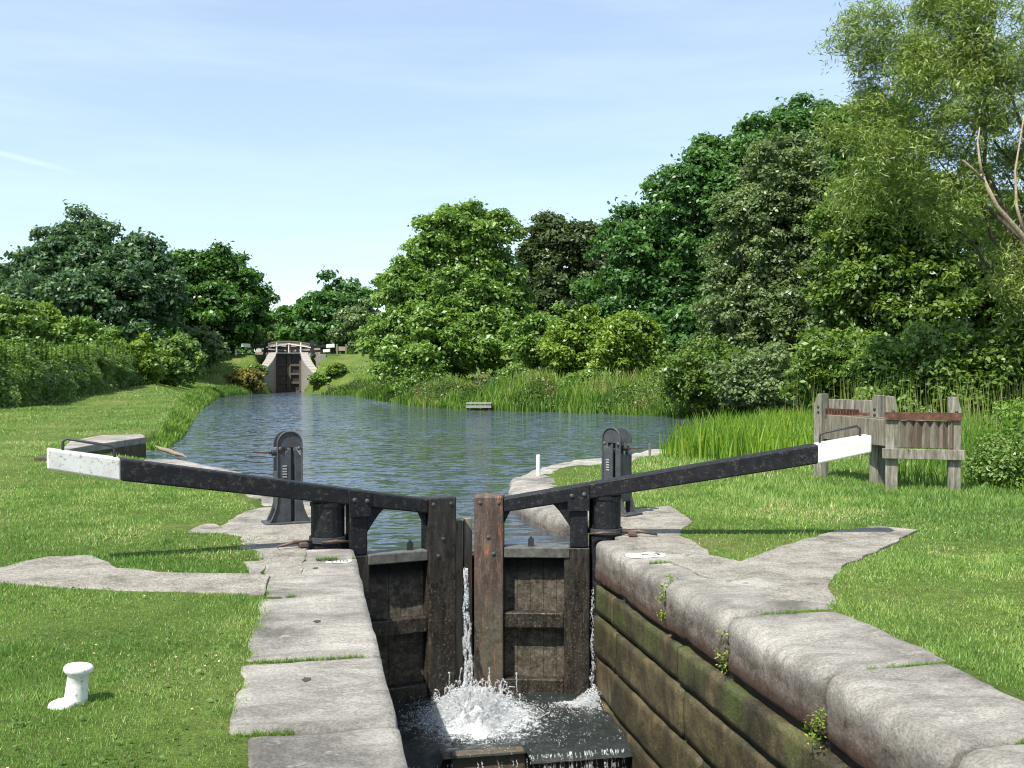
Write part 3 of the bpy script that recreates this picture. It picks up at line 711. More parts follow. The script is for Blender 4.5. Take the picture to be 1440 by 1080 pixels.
# closing timber behind the mitre
o = MB().box(1.40, 1.475, 9.93, 10.03, -1.6, 0.14).box(1.49, 1.57, 9.94, 10.04, -1.6, 0.16).build('mitre_strip', M['grey'], bevel=0.008)
tag(o, 'pale upright timber strips behind the gap between the two gate leaves', 'timber'); o['tone'] = 0.25

# ------------------------------------------------------------------ sill, falls and white water
CILL_Z = -1.52
sill = tag(empty('sill'), 'dark timber and stone sill below the gates with water pouring over', 'sill')
MB().box(XL, XR, 8.32, 10.6, -3.8, CILL_Z - 0.05).build('sill_bed', M['mud'], sill)
MB().box(XL + 0.72, XR - 0.92, 8.20, 8.32, -2.6, CILL_Z + 0.01).build('sill_beam', M['rpost'], sill, bevel=0.02)
n1, n2 = 60, 44
xs = np.linspace(XL, XR, n1); ys_ = np.linspace(8.16, 9.75, n2); X, Y = np.meshgrid(xs, ys_)
Z = CILL_Z + ((vnoise(X, Y, 9, 3) - 0.5) * 0.05 + (vnoise(X, Y, 22, 5) - 0.5) * 0.02) * np.clip((Y - 8.2) * 2.5, 0.12, 1) - np.clip((8.45 - Y) / 0.3, 0, 1) ** 2 * 0.10 * (np.abs(X - 1.4) > 0.36)
ii = np.arange(n1 - 1)[None, :] + np.arange(n2 - 1)[:, None] * n1
tag(mesh_np('sill_water', np.column_stack([X.ravel(), Y.ravel(), Z.ravel()]), np.stack([ii, ii + 1, ii + n1 + 1, ii + n1], -1).reshape(-1, 4), M['fwater2'], smooth=True), kind='structure')
cw = MB().slab([(XL, -3), (XL, 8.4), (XR, 8.4), (XR, -3)], -2.95, -2.9).build('chamber_water', M['fwater']); tag(cw, kind='structure')
def flecks(P0, size, rng, d=None, stretch=1.7):
    "small faceted drops, drawn out along d"
    n = len(P0)
    if d is None: d = rng.normal(size=(n, 3))
    d = d / np.linalg.norm(d, axis=1)[:, None]
    a = np.cross(d, rng.normal(size=(n, 3))); a /= np.linalg.norm(a, axis=1)[:, None]; b_ = np.cross(d, a)
    size = size[:, None]
    V = np.stack([P0 + d * size * stretch, P0 - d * size * stretch * 0.6 + a * size, P0 - d * size * stretch * 0.6 - a * 0.5 * size + b_ * 0.87 * size, P0 - d * size * stretch * 0.6 - a * 0.5 * size - b_ * 0.87 * size], 1).reshape(-1, 3)
    k = np.arange(n)[:, None] * 4
    Fc = np.concatenate([k + [0, 1, 2], k + [0, 2, 3], k + [0, 3, 1], k + [1, 3, 2]]); return V, Fc
def join(parts):
    V = []; Fc = []; o = 0
    for v, f in parts: V.append(v); Fc.append(f + o); o += len(v)
    return np.concatenate(V), np.concatenate(Fc)
def drops():
    rng = np.random.default_rng(11); parts = []
    # thrown jets: arcs of fine drops, bunched like spikes
    for k in range(900):
        a = rng.uniform(0, 2 * math.pi); v = abs(rng.normal(0, 1)) * 0.62 + 0.1; vz = rng.uniform(0.8, 2.75) * math.exp(-v * 0.5)
        c = np.array([1.46 + rng.normal(0, 0.13), 9.16 + rng.normal(0, 0.16), CILL_Z])
        m = 46; t = np.linspace(0.0, 2 * vz / 9.8, m) * rng.uniform(0.55, 1)
        p = c + np.stack([math.cos(a) * v * t * 1.1, math.sin(a) * v * t * 0.7, vz * t - 4.9 * t * t], 1) + rng.normal(0, 0.004, (m, 3))
        dv = np.stack([np.full(m, math.cos(a) * v), np.full(m, math.sin(a) * v), vz - 9.8 * t], 1) + rng.normal(0, 0.15, (m, 3))
        parts.append(flecks(p, rng.uniform(0.0014, 0.0048, m), rng, dv, 3.0))
    # lumpy white body of the boil
    n_ = 90; th = np.linspace(0, 2 * math.pi, n_, endpoint=False); rings = np.linspace(0.0, 1.0, 44)
    T_, Q_ = np.meshgrid(th, rings); rr = Q_ * (0.30 + 0.07 * np.sin(T_ * 3 + 1) + 0.05 * np.sin(T_ * 7))
    x = 1.46 + rr * np.cos(T_) * 1.25; y = 9.10 + rr * np.sin(T_) * 1.35
    z = CILL_Z - 0.01 + 0.17 * (1 - Q_ ** 1.3) * (0.30 + 0.9 * vnoise(x, y, 19, 3) ** 2 + 0.8 * vnoise(x, y, 48, 4) ** 2.5)
    i_ = np.arange(n_)[None, :] + np.arange(43)[:, None] * n_; j_ = (np.arange(n_)[None, :] + 1) % n_ + np.arange(43)[:, None] * n_
    boil = mesh_np('boil', np.column_stack([x.ravel(), y.ravel(), z.ravel()]), np.stack([i_, j_, j_ + n_, i_ + n_], -1).reshape(-1, 4)[:, ::-1], M['foam'], smooth=False)
    tag(boil, 'solid white mound of churning water below the leaking gates', 'splash', kind='stuff')
    m = 30000; r = np.abs(rng.normal(0, 0.18, m)); a = rng.uniform(0, 6.28, m)
    x = 1.46 + r * np.cos(a) * 1.3; y = 9.10 + r * np.sin(a) * 1.4; h = 0.05 + 0.24 * np.exp(-(r / 0.2) ** 2) * rng.uniform(0.2, 1, m)
    parts.append(flecks(np.stack([x, y, CILL_Z + h * rng.uniform(0.2, 1, m)], 1), rng.uniform(0.0018, 0.005, m), rng))
    m = 3500; x = rng.uniform(XL + 0.05, XR - 0.02, m); y = rng.uniform(8.2, 9.5, m); k = (vnoise(x, y, 5, 9) > 0.55) & (vnoise(x, y, 18, 2) > 0.5)
    parts.append(flecks(np.stack([x, y, np.full(m, CILL_Z + 0.012) + rng.uniform(0, 0.03, m)], 1)[k], rng.uniform(0.0012, 0.0038, m)[k], rng))
    m = 2600; x = XR - np.abs(rng.normal(0, 0.16, m)) - 0.01; y = 9.36 - np.abs(rng.normal(0, 0.14, m)); h = np.clip(0.17 - (XR - x) * 0.7, 0.015, 1) * rng.uniform(0, 1, m) ** 1.6
    parts.append(flecks(np.stack([x, y, CILL_Z + h], 1), rng.uniform(0.002, 0.006, m), rng))
    V, Fc = join(parts)
    tag(mesh_np('splash', V, Fc, M['foam']), 'white foaming splash boiling up at the foot of the gates', 'splash', kind='stuff')
    # the thin falls leaking between the mitre posts and down the right wall
    for x0, y0, ztop, wd, m, big, lb in ((1.478, 9.80, -0.30, 0.032, 9000, 1, 'thin white stream of water leaking down between the mitre posts'), (XR - 0.025, 9.40, -0.45, 0.009, 1300, 0, 'narrow trickle of white water in the corner of the right wall')):
        z = rng.uniform(CILL_Z, ztop, m); f = (ztop - z) / (ztop - CILL_Z)
        strand = rng.integers(0, 9, m); sx_ = np.sin(strand * 2.4) * wd * (0.4 + 0.9 * f) + 0.008 * np.sin(z * (14 + strand) + strand)
        x = x0 + sx_ + rng.normal(0, 0.006, m); y = y0 - 0.03 - 0.25 * f ** 1.6 * big + rng.normal(0, 0.012, m)
        keep = (vnoise(strand * 3.7, z * 9, 2, 6) > 0.52) & (rng.random(m) < 0.7)
        q_ = np.stack([x, y, z], 1)[keep]; dn = np.tile([0.0, 0.0, -1.0], (len(q_), 1)) + rng.normal(0, 0.12, (len(q_), 3))
        V, Fc = flecks(q_, rng.uniform(0.001, 0.0030, len(q_)), rng, dn, 5)
        tag(mesh_np('leak', V, Fc, M['foam']), lb, 'water leak', kind='stuff')
    parts = []
    for k in range(70):
        right = k < 46; x = rng.uniform(1.76, 2.6) if right else rng.uniform(XL + 0.05, 1.75); m = 70; z = np.linspace(0, 1, m) ** 1.3; ok = rng.random(m) < 0.75
        q_ = np.stack([x + rng.normal(0, 0.003, m) + 0.02 * np.sin(z * 9 + k), (8.22 if right else 8.15) - 0.16 * np.sqrt(z) + rng.normal(0, 0.006, m), CILL_Z - 0.05 - z * 1.3], 1)[ok]
        parts.append(flecks(q_, rng.uniform(0.0012, 0.004 if right else 0.003, len(q_)), rng, np.tile([0.0, 0.0, -1.0], (len(q_), 1)) + rng.normal(0, 0.1, (len(q_), 3)), 6))
    V, Fc = join(parts)
    tag(mesh_np('waterfall', V, Fc, M['foam']), 'broken streams of water falling over the sill edge into the chamber', 'waterfall', kind='stuff')
drops()

# ------------------------------------------------------------------ paddle gear stands
def gear(x, y, rz, label, spin):
    root = tag(empty('paddle_gear', (x, y, 0.0), rz), label, 'paddle gear', 'cast iron paddle gear stands beside the gates')
    H = 0.98
    def edge(z):      # half width of the casting
        if z > H - 0.13: return math.sqrt(max(0, 0.13 ** 2 - (z - (H - 0.13)) ** 2))
        return 0.13 if z > 0.27 else 0.13 + 0.10 * ((0.27 - z) / 0.27) ** 1.7
    zs = [0, 0.05, 0.1, 0.16, 0.22, 0.28, 0.5, 0.7, H - 0.13, H - 0.10, H - 0.06, H - 0.03, H - 0.01, H]
    fr = MB()
    for y0, y1 in ((-0.10, -0.075), (0.075, 0.10)):
        L_ = [(-edge(z), z) for z in zs if z < H - 0.005]; s0, s1 = 0.015, 0.055
        left = [(s0, 0.0)] + [(s0, H - 0.17)]
        fr.prism([(-edge(z), z) for z in zs if z <= H - 0.16][::-1] + [(s0, 0), (s0, H - 0.17)], y0, y1)
        fr.prism([(s1, H - 0.17), (s1, 0)] + [(edge(z), z) for z in zs if z <= H - 0.16], y0, y1)
        arc = [(0.13 * math.cos(a), H - 0.13 + 0.13 * math.sin(a)) for a in np.linspace(0, math.pi, 14)]
        fr.prism([(0.13, H - 0.171)] + arc + [(-0.13, H - 0.171)], y0, y1)
    # shallow side webs
    fr.box(-0.131, -0.108, -0.075, 0.075, 0.16, H - 0.42); fr.box(0.108, 0.131, -0.075, 0.075, 0.16, H - 0.30)
    fr.build('frame', M['iron'], root, bevel=0.005)
    # raised rim around the face
    rim = [(-edge(z) * 0.97, -0.104, z) for z in zs[:-1]] + [(0.0, -0.104, H - 0.004)] + [(edge(z) * 0.97, -0.104, z) for z in zs[:-1][::-1]]
    MB().tube(rim, 0.010, 6).build('rim', M['iron'], root, smooth=True)
    MB().slab([(-0.25, -0.15), (0.25, -0.15), (0.25, 0.15), (-0.25, 0.15)], 0.0, 0.035).build('foot', M['iron'], root, bevel=0.008)
    rk = MB().box(0.02, 0.05, -0.06, 0.02, 0.03, H - 0.15)
    for i in range(26): rk.box(0.0, 0.02, -0.055, 0.015, 0.1 + i * 0.027, 0.112 + i * 0.027)
    rk.build('rack', M['darkiron'], root)
    def wheel(name, cx, cz, r, th, teeth, y0, par=root):
        pts = []
        for i in range(teeth * 4):
            a = 2 * math.pi * i / (teeth * 4); rr = r if i % 4 < 2 else r * 0.84
            pts.append((cx + rr * math.cos(a), cz + rr * math.sin(a)))
        return MB().prism(pts[::-1], y0, y0 + th).build(name, M['darkiron'], par)
    wheel('cog', -0.035, 0.62, 0.085, 0.05, 16, -0.03); wheel('pinion', -0.07, 0.79, 0.045, 0.05, 10, -0.03)
    # spindles with square end and bearing bosses
    for bx_ in (-0.098, 0.098):
        MB().lathe([(0.024, 0), (0.022, 0.012), (0.010, 0.02)], 10, Matrix.Translation((bx_, -0.10, 0.80)) @ Matrix.Rotation(R(90), 4, 'X')).build('bolt', M['rustd'], root)
    d = spin
    MB().tube([(d * 0.10, -0.02, 0.755), (d * 0.17, -0.02, 0.755)], 0.032, 12).tube([(d * 0.17, -0.02, 0.755), (d * 0.20, -0.02, 0.755)], 0.02, 4).build('bearing', M['darkiron'], root, bevel=0.003)
    MB().tube([(d * 0.18, -0.02, 0.757), (d * 0.36, -0.02, 0.77)], 0.008, 6).build('spindle', M['rust'], root)
    pw = MB().tube([(0, -0.14, 0.755), (0, -0.10, 0.755)], 0.001, 4)
    ws = MB()
    for i in range(5): ws.box(-0.075, -0.03, -0.106, -0.101, 0.50 + i * 0.028, 0.514 + i * 0.028)
    ws.build('maker_lettering', M['white_faded'], root)
    return root
M['white_faded'] = m_plain('faded_raised_letters', (0.30, 0.30, 0.28))
gx1, gy1 = P(404, 737); gear(gx1, gy1, R(14), 'grey-black cast iron paddle stand behind the left beam, its broad face to the camera', -1)
gx2, gy2 = P(868, 724); gear(gx2, gy2, R(-56), 'dark cast iron paddle stand behind the right beam, seen edge-on with its cogs showing', 1)

# ------------------------------------------------------------------ bollard, mooring post, small post
bx_, by_ = P(104, 990)
bo = tag(empty('bollard', (bx_, by_, 0), R(8)), 'short white iron mooring bollard on the grass at lower left', 'bollard')
MB().lathe([(0.055, -0.02), (0.054, 0.02), (0.050, 0.09), (0.048, 0.135), (0.062, 0.148), (0.068, 0.158), (0.068, 0.172), (0.060, 0.182), (0.02, 0.188), (0.001, 0.188)], 28, Matrix.Rotation(R(5), 4, 'Y')).build('barrel', M['bwhite'], bo, smooth=True)
MB().lathe([(0.064, -0.02), (0.067, 0.012), (0.056, 0.024), (0.035, 0.028), (0.001, 0.028)], 18, Matrix.Translation((-0.055, -0.03, 0)) @ Matrix.Rotation(R(-6), 4, 'Y')).build('foot', M['chipped'], bo, smooth=True)
px_, py_ = P(757, 668)
mo = MB().lathe([(0.034, -0.05), (0.034, 0.30), (0.026, 0.315), (0.001, 0.317)], 12).build('mooring_post', M['white'], smooth=False); mo.location = (px_, py_, 0)
tag(mo, 'slim upright white mooring post on the curved stone edge by the water', 'post')
px_, py_ = P(914, 645)
mo = MB().box(-0.02, 0.02, -0.02, 0.02, -0.1, 0.28).build('stake', M['grey'], bevel=0.004); mo.location = (px_, py_, 0); tag(mo, 'short thin timber stake by the reeds right of the dark paddle stand', 'stake')

# ------------------------------------------------------------------ stop plank racks
def frame(pa, pb, label, h=1.27, iron=True, front=True):
    A = Vector((pa[0], pa[1], 0)); B = Vector((pb[0], pb[1], 0)); d = B - A; rz = math.atan2(d.y, d.x); Ln = d.length
    root = tag(empty('plank_rack', A, rz), label, 'plank rack', 'timber racks carrying the stop planks')
    for k, x in enumerate((0, Ln)):
        w2 = 0.078; s_ = 1 if k == 0 else 1
        sl = -1 if not front else 1
        out = [(x - w2, -0.05), (x + w2, -0.05), (x + w2, h - (0.16 if sl > 0 else 0.0)), (x + w2 * 0.45 * (1 if sl > 0 else 1), h), (x - w2 * (1 if sl > 0 else 0.0), h), (x - w2, h - (0.0 if sl > 0 else 0.16))]
        o = MB().prism(out[::-1] if False else out, -0.075, 0.075).build('post', M['grey'], root, bevel=0.008); o['tone'] = 0.0
        for zz in (h - 0.20, h - 0.28):
            MB().lathe([(0.022, 0), (0.02, 0.01), (0.01, 0.014)], 8, Matrix.Translation((x + 0.02, -0.075, zz)) @ Matrix.Rotation(R(90), 4, 'X')).build('bolt', M['darkiron'], root)
    o = MB().box(-0.12, Ln + 0.12, -0.14 if front else 0.08, -0.08 if front else 0.14, 0.44, 0.575).build('lower_rail', M['grey'], root, bevel=0.006); o['tone'] = 0.0
    if front:
        MB().box(-0.09, Ln + 0.09, -0.115, -0.08, h - 0.31, h - 0.21).box(-0.09, Ln + 0.09, -0.08, -0.02, h - 0.222, h - 0.21).build('angle_iron', M['rust'], root)
    else:
        o = MB().box(-0.14, Ln + 0.14, 0.08, 0.15, h - 0.27, h - 0.08).build('upper_rail', M['grey'], root, bevel=0.006)
        t = MB()
        for i in range(10): t.box(0.14 + i * 0.06, 0.16 + i * 0.06, -0.06, 0.06, h - 0.36, h - 0.22, Matrix.Translation((0, 0, 0)))
        t.box(0.05, Ln - 0.08, 0.02, 0.08, h - 0.30, h - 0.27).build('iron_comb', M['rust'], root)
    return root, A, B, rz, Ln
C_, D_ = P(1254, 690), P(1342, 693)
A_, B_ = P(1155, 671), P(1234, 681)
fr_, fA, fB, frz, fL = frame(C_, D_, 'front right plank rack, two grey posts with a rusty angle iron across')
bk_, bA, bB, brz, bL = frame(A_, B_, 'back left plank rack, its posts behind the white beam end', front=False)
NP = 7
for i in range(NP):
    a0 = fA.lerp(fB, (i + 0.75) / (NP + 0.5)); b0 = bA.lerp(bB, (i + 0.75) / (NP + 0.5))
    d = (b0 - a0); ln = d.length; d.normalize(); n_ = Vector((d.y, -d.x, 0))
    a0 = a0 - d * 0.10; ln += 0.25; th = fL / (NP + 0.5) * 0.43
    b0 = a0 + d * ln
    lift = random.uniform(-0.01, 0.01)
    o = MB().hexa([(*(a0 - n_ * th).to_2d(), 0.585), (*(a0 + n_ * th).to_2d(), 0.585), (*(b0 + n_ * th * 0.9).to_2d(), 0.585), (*(b0 - n_ * th * 0.9).to_2d(), 0.585),
                   (*(a0 - n_ * th).to_2d(), 0.945 + lift), (*(a0 + n_ * th).to_2d(), 0.945 + lift), (*(b0 + n_ * th * 0.9).to_2d(), 0.965 + lift), (*(b0 - n_ * th * 0.9).to_2d(), 0.965 + lift)]).build('stop_plank', M['grey'], bevel=0.006)
    o['tone'] = [0.3, 0.45, 0.8, 0.4, 0.22, 0.5, 0.75][i]
    loc = ['leftmost weathered plank on the rack, its long grey side showing', 'second plank from the left on the rack, grey end', 'third plank from the left on the rack, reddish brown end', 'middle plank of the seven on the rack, grey end', 'fifth plank from the left on the rack, palest grey end', 'second plank from the right on the rack, brownish end', 'rightmost plank on the rack, reddish brown end'][i]
    tag(o, loc, 'plank', 'stop planks stacked on edge across the racks')

# ------------------------------------------------------------------ foliage machinery
def norm(a): return a / np.maximum(np.linalg.norm(a, axis=-1, keepdims=True), 1e-9)
def leafmesh(Pn, Nn, size, asp, rng):
    n = len(Pn); t = norm(np.cross(Nn, rng.normal(size=(n, 3)))); b_ = np.cross(Nn, t); s = size[:, None]
    dr = Nn * s * 0.22
    V = np.stack([Pn + t * s - dr, Pn + b_ * s * asp, Pn - t * s - dr, Pn - b_ * s * asp], 1).reshape(-1, 3)
    return V, np.arange(n * 4).reshape(n, 4)
def crown_points(lobes, n, rc, rng, fill=0.35, squash=0.8, under=0.35):
    "leaf positions on the shells of many small clumps spread over the lobes"
    big = []
    for l in lobes:
        big.append((l[0], l[1], l[2], l[3] * 1.02, l[4] * 1.02, l[5] * 0.96))
        for q in range(5):
            dd = norm(rng.normal(size=3) + np.array([0, -0.3, 0.35])); k = rng.uniform(0.28, 0.5)
            big.append((l[0] + dd[0] * l[3] * 0.72, l[1] + dd[1] * l[4] * 0.72, l[2] + dd[2] * l[5] * 0.72, l[3] * k, l[4] * k, l[5] * k))
    lobes = big
    area = np.array([l[3] * l[5] for l in lobes])
    ncl = max(16, int(sum(area) * 5.2 / (rc * rc)))
    pick = rng.choice(len(lobes), ncl, p=area / area.sum())
    L_ = np.array(lobes)[pick]
    d = norm(rng.normal(size=(ncl, 3))); rad = np.where(rng.random(ncl) < fill, rng.uniform(0.3, 0.85, ncl), rng.uniform(0.80, 1.10, ncl))
    C = L_[:, :3] + d * L_[:, 3:6] * rad[:, None] + rng.normal(size=(ncl, 3)) * rc * 0.6
    deep = np.zeros(ncl, bool)
    for l in lobes:
        q = (C - np.array(l[:3])) / np.array(l[3:6]); deep |= (np.linalg.norm(q, axis=1) < 0.5)
    C = C[~deep | (rng.random(ncl) < 0.12)]; ncl = len(C)
    rcl = rc * rng.uniform(0.3, 1.45, ncl); ct = rng.uniform(-1, 1, ncl)
    wgt = rcl ** 2; k = rng.choice(ncl, n, p=wgt / wgt.sum())
    u = norm(rng.normal(size=(n, 3))); flip = (u[:, 2] < 0) & (rng.random(n) > under); u[flip, 2] *= -1
    rr = rcl[k] * rng.uniform(0.3, 1.25, n) ** 0.8 * np.where(rng.random(n) < 0.06, 1.5, 1.0)
    Pn = C[k] + u * rr[:, None] * np.array([1, 1, squash])
    N = norm(u * 0.6 + np.array([0, 0, 0.5]) + rng.normal(size=(n, 3)) * 0.55)
    return Pn, N, ct[k], C, rcl
def limb(mb, a, b, r0, r1, rng, wob=0.08, n=5):
    a = Vector(a); b = Vector(b); ln = (b - a).length; pts = []
    for i in range(n + 1):
        t = i / n; p = a.lerp(b, t); k = math.sin(t * math.pi) * wob * ln
        pts.append(p + Vector((rng.normal() * k * 0.5, rng.normal() * k * 0.5, k * 0.35)))
    pts[0] = a; mb.tube(pts, [r0 + (r1 - r0) * i / n for i in range(n + 1)], 7)
def tree(name, label, cat, base, lobes, leafmat, n, size, rc, seed, trunk_r=0.35, barkmat=None, asp=0.55, group=None, fill=0.35, squash=0.8, under=0.35, limbs=10, tvar=0.22, droop=0.0):
    rng = np.random.default_rng(seed)
    root = tag(empty(name, base), label, cat, group)
    B0 = np.array(base)
    Pn, N, ct, C, rcl = crown_points(lobes, n, rc, rng, fill, squash, under)
    tint = 0.45 + ct * 0.16 + rng.normal(0, tvar * 0.6, n) 
    if droop:
        N = norm(N + rng.normal(size=N.shape) * droop)
    V, Fc = leafmesh(Pn - B0, N, size * rng.uniform(0.6, 1.3, n), asp, rng)
    mesh_np('crown', V, Fc, leafmat, root, tint)
    tb = MB(); cm = Vector(np.mean(np.array([l[:3] for l in lobes]), 0) - B0)
    split = Vector((cm.x * 0.3, cm.y * 0.3, cm.z * 0.45))
    limb(tb, (0, 0, -0.3), split, trunk_r * 1.2, trunk_r * 0.8, rng, 0.03)
    for i in rng.choice(len(C), min(limbs, len(C)), replace=False):
        limb(tb, split, Vector(C[i] - B0), trunk_r * 0.45, trunk_r * 0.06, rng, 0.10)
    tb.build('trunk', barkmat or M['bark'], root, smooth=True)
    return root
def lobe(px, py, rx, ry, d, dd=0.0, ryd=0.85):
    c = D(px, py, d + dd); k = d / F
    return (c.x, c.y, c.z, rx * k, rx * k * ryd, ry * k)
def hz(x, y): return float(height(np.array([x]), np.array([y]))[0])
def tr(name, label, cat, d, bpx, lobes_px, *a, dy=0, **kw):
    b = D(bpx, 500, d); base = (b.x, b.y, hz(b.x, b.y))
    return tree(name, label, cat, base, [lobe(l[0], l[1], l[2], l[3], d, l[4] if len(l) > 4 else 0) for l in lobes_px], *a, **kw)

# trees beyond the hedge and the far lock
tr('broad_tree', 'large dark bluish-green tree at far left above the hedge', 'tree', 82, 120, [(122, 365, 62, 56), (60, 412, 66, 50), (170, 385, 62, 50), (205, 412, 40, 50, -2), (120, 450, 112, 55, -3), (30, 440, 55, 50), (-40, 440, 60, 60)], M['blue'], 115000, 0.215, 0.72, 21, trunk_r=0.6)
tr('round_tree', 'rounded dark green tree between the large left tree and the far lock', 'tree', 96, 305, [(285, 410, 58, 54), (325, 420, 45, 50), (250, 415, 40, 48), (300, 450, 72, 45, -2)], M['syc'], 80000, 0.225, 0.7, 22, trunk_r=0.5)
tr('small_tree', 'sparse pale small tree far behind the left end of the bridge', 'tree', 165, 380, [(378, 458, 14, 16), (392, 470, 14, 12), (368, 470, 12, 14)], M['olive'], 3500, 0.40, 0.8, 23, trunk_r=0.2)
tr('low_tree', 'small dark tree left of the far round tree, above the bridge', 'tree', 150, 412, [(415, 458, 16, 20), (430, 466, 16, 18)], M['syc'], 7000, 0.4, 0.8, 24, trunk_r=0.3)
tr('domed_tree', 'dome-shaped dark green tree rising behind the far lock bridge', 'tree', 140, 470, [(470, 438, 40, 36), (447, 455, 24, 26), (495, 448, 28, 34), (472, 465, 46, 24)], M['teal'], 32000, 0.34, 0.85, 25, trunk_r=0.45)
tr('grey_bush', 'grey-green bush right of the far lock, left of the tall bright tree', 'bush', 104, 508, [(506, 465, 24, 28), (520, 475, 18, 24)], M['olive'], 9000, 0.2, 0.8, 26, trunk_r=0.1, limbs=4)
tr('tall_tree', 'tall bright green tree left of centre on the far bank', 'tree', 66, 630, [(640, 342, 50, 52), (676, 350, 42, 50), (614, 382, 50, 52), (672, 395, 54, 60), (590, 425, 56, 50), (640, 450, 70, 58, -2), (562, 468, 42, 38, -2), (700, 440, 44, 60), (620, 490, 90, 34, -3)], M['ash'], 160000, 0.148, 0.55, 27, trunk_r=0.45)
tr('bronze_tree', 'dark bronze-tinged tree behind the lime bushes in the centre', 'tree', 82, 790, [(770, 365, 42, 46), (815, 360, 40, 42), (785, 410, 62, 50), (840, 395, 36, 42), (760, 445, 50, 45)], M['bronze'], 85000, 0.185, 0.6, 28, trunk_r=0.45)
for i, (px, py, rx, ry, d, lab) in enumerate(((765, 478, 36, 42, 60, 'yellow-green bush just right of the tall bright tree'), (820, 485, 44, 44, 57, 'middle yellow-green bush under the bronze tree'), (880, 492, 40, 42, 54, 'yellow-green bush below the left edge of the big right tree'))):
    tr('lime_bush', lab, 'bush', d, px, [(px, py, rx, ry), (px - rx * 0.6, py + 18, rx * 0.6, ry * 0.7), (px + rx * 0.6, py + 14, rx * 0.6, ry * 0.7)], M['lime'] if i != 0 else M['ash'], 24000, 0.125, 0.4, 40 + i, trunk_r=0.12, group='yellow-green bushes on the far bank', limbs=5)
tr('large_tree', 'large deep green tree sloping up to the right of the bronze tree', 'tree', 62, 960, [(1085, 222, 62, 48), (1020, 256, 60, 54), (960, 300, 66, 62), (905, 370, 62, 60), (880, 430, 50, 56), (960, 400, 80, 80), (1050, 330, 90, 90), (1140, 230, 60, 70), (950, 480, 80, 40, -2)], M['teal'], 200000, 0.155, 0.6, 29, trunk_r=0.6)
tr('dark_tree', 'dark tree top showing between the large green tree and the willow', 'tree', 60, 1200, [(1190, 196, 44, 40), (1235, 196, 40, 40), (1200, 250, 60, 60)], M['syc'], 30000, 0.19, 0.55, 30, trunk_r=0.5)
tr('thorn_tree', 'grey-green small-leaved tree in front of the large green tree', 'tree', 46, 1085, [(1100, 260, 55, 60), (1075, 340, 75, 72), (1120, 380, 62, 70), (1050, 430, 66, 62), (1110, 460, 80, 60, -1), (1040, 490, 56, 38), (1150, 320, 40, 60)], M['olive'], 150000, 0.098, 0.38, 31, trunk_r=0.3)
tr('sycamore', 'mid green tree with dark hollows behind the plank racks', 'tree', 36, 1270, [(1240, 300, 80, 66), (1330, 330, 80, 80), (1220, 400, 70, 66), (1300, 420, 90, 72), (1400, 420, 80, 90), (1240, 485, 90, 50), (1350, 500, 90, 42), (1470, 380, 80, 100)], M['teal2'], 170000, 0.10, 0.42, 32, trunk_r=0.4, fill=0.25)
for i, (px, py, rx, ry, d, mt, lab) in enumerate(((1000, 520, 66, 34, 40, 'teal2', 'dark undergrowth where the far reeds meet the big green tree'), (1095, 526, 70, 34, 37, 'olive', 'grey-green undergrowth at the foot of the small-leaved tree'), (1190, 520, 70, 44, 31, 'teal2', 'dark undergrowth seen just left of the plank racks'), (1285, 524, 66, 44, 29, 'hedge', 'dark undergrowth directly behind the plank racks'), (1375, 515, 66, 50, 28, 'teal2', 'dark undergrowth right of the plank racks'), (1465, 505, 66, 56, 27, 'teal2', 'undergrowth cut off by the right edge of the view'))):
    tr('undergrowth_bush', lab, 'bush', d, px, [(px, py, rx, ry), (px - rx * 0.6, py + 14, rx * 0.6, ry * 0.7), (px + rx * 0.6, py + 12, rx * 0.6, ry * 0.7), (px, py + 26, rx, ry * 0.6)], M[mt], 16000, 0.085, 0.32, 140 + i, trunk_r=0.07, limbs=5, group='undergrowth below the right-hand trees')
# willow with pale forked limb
wl = tr('willow', 'tall feathery willow with a pale forked limb at the top right', 'tree', 26, 1500, [(1215, 60, 38, 50), (1255, 100, 50, 60), (1330, 50, 70, 80), (1290, 160, 80, 70), (1400, 60, 80, 90), (1380, 150, 70, 70), (1240, 220, 60, 50), (1310, 250, 70, 50), (1460, 150, 80, 120), (1500, 330, 60, 110), (1440, 400, 40, 60), (1330, 300, 50, 50), (1410, 360, 40, 60, 1.5), (1430, 260, 50, 60, 1.5), (1190, 190, 34, 40), (1205, 270, 34, 40)], M['willow'], 105000, 0.088, 0.34, 33, trunk_r=0.16, asp=0.16, barkmat=M['bark'], limbs=14, squash=1.1, droop=0.4, fill=0.5, tvar=0.35)
b = D(1560, 500, 25.4); b.z = 0.2
lm = MB(); rg = np.random.default_rng(4); k0 = D(1478, 400, 24.4); k1 = D(1400, 290, 23.9); k2 = D(1374, 228, 23.7); k3 = D(1352, 218, 23.7); wb = Vector(wl.location)
lm.tube([b - wb, k0 - wb, D(1435, 330, 24) - wb, k1 - wb, D(1378, 245, 23.8) - wb], [0.13, 0.08, 0.06, 0.05, 0.035], 9).tube([D(1380, 250, 23.8) - wb, D(1376, 225, 23.8) - wb, D(1373, 200, 23.9) - wb, D(1376, 180, 24) - wb], [0.035, 0.03, 0.022, 0.012], 7).tube([D(1382, 255, 23.8) - wb, D(1366, 238, 23.7) - wb, D(1352, 226, 23.6) - wb], [0.03, 0.027, 0.02], 7).tube([D(1440, 330, 24) - wb, D(1428, 290, 24.1) - wb, D(1426, 240, 24.2) - wb, D(1440, 150, 24.3) - wb], [0.045, 0.035, 0.025, 0.01], 7)
lm.build('limb', M['palebark'], wl, smooth=True)

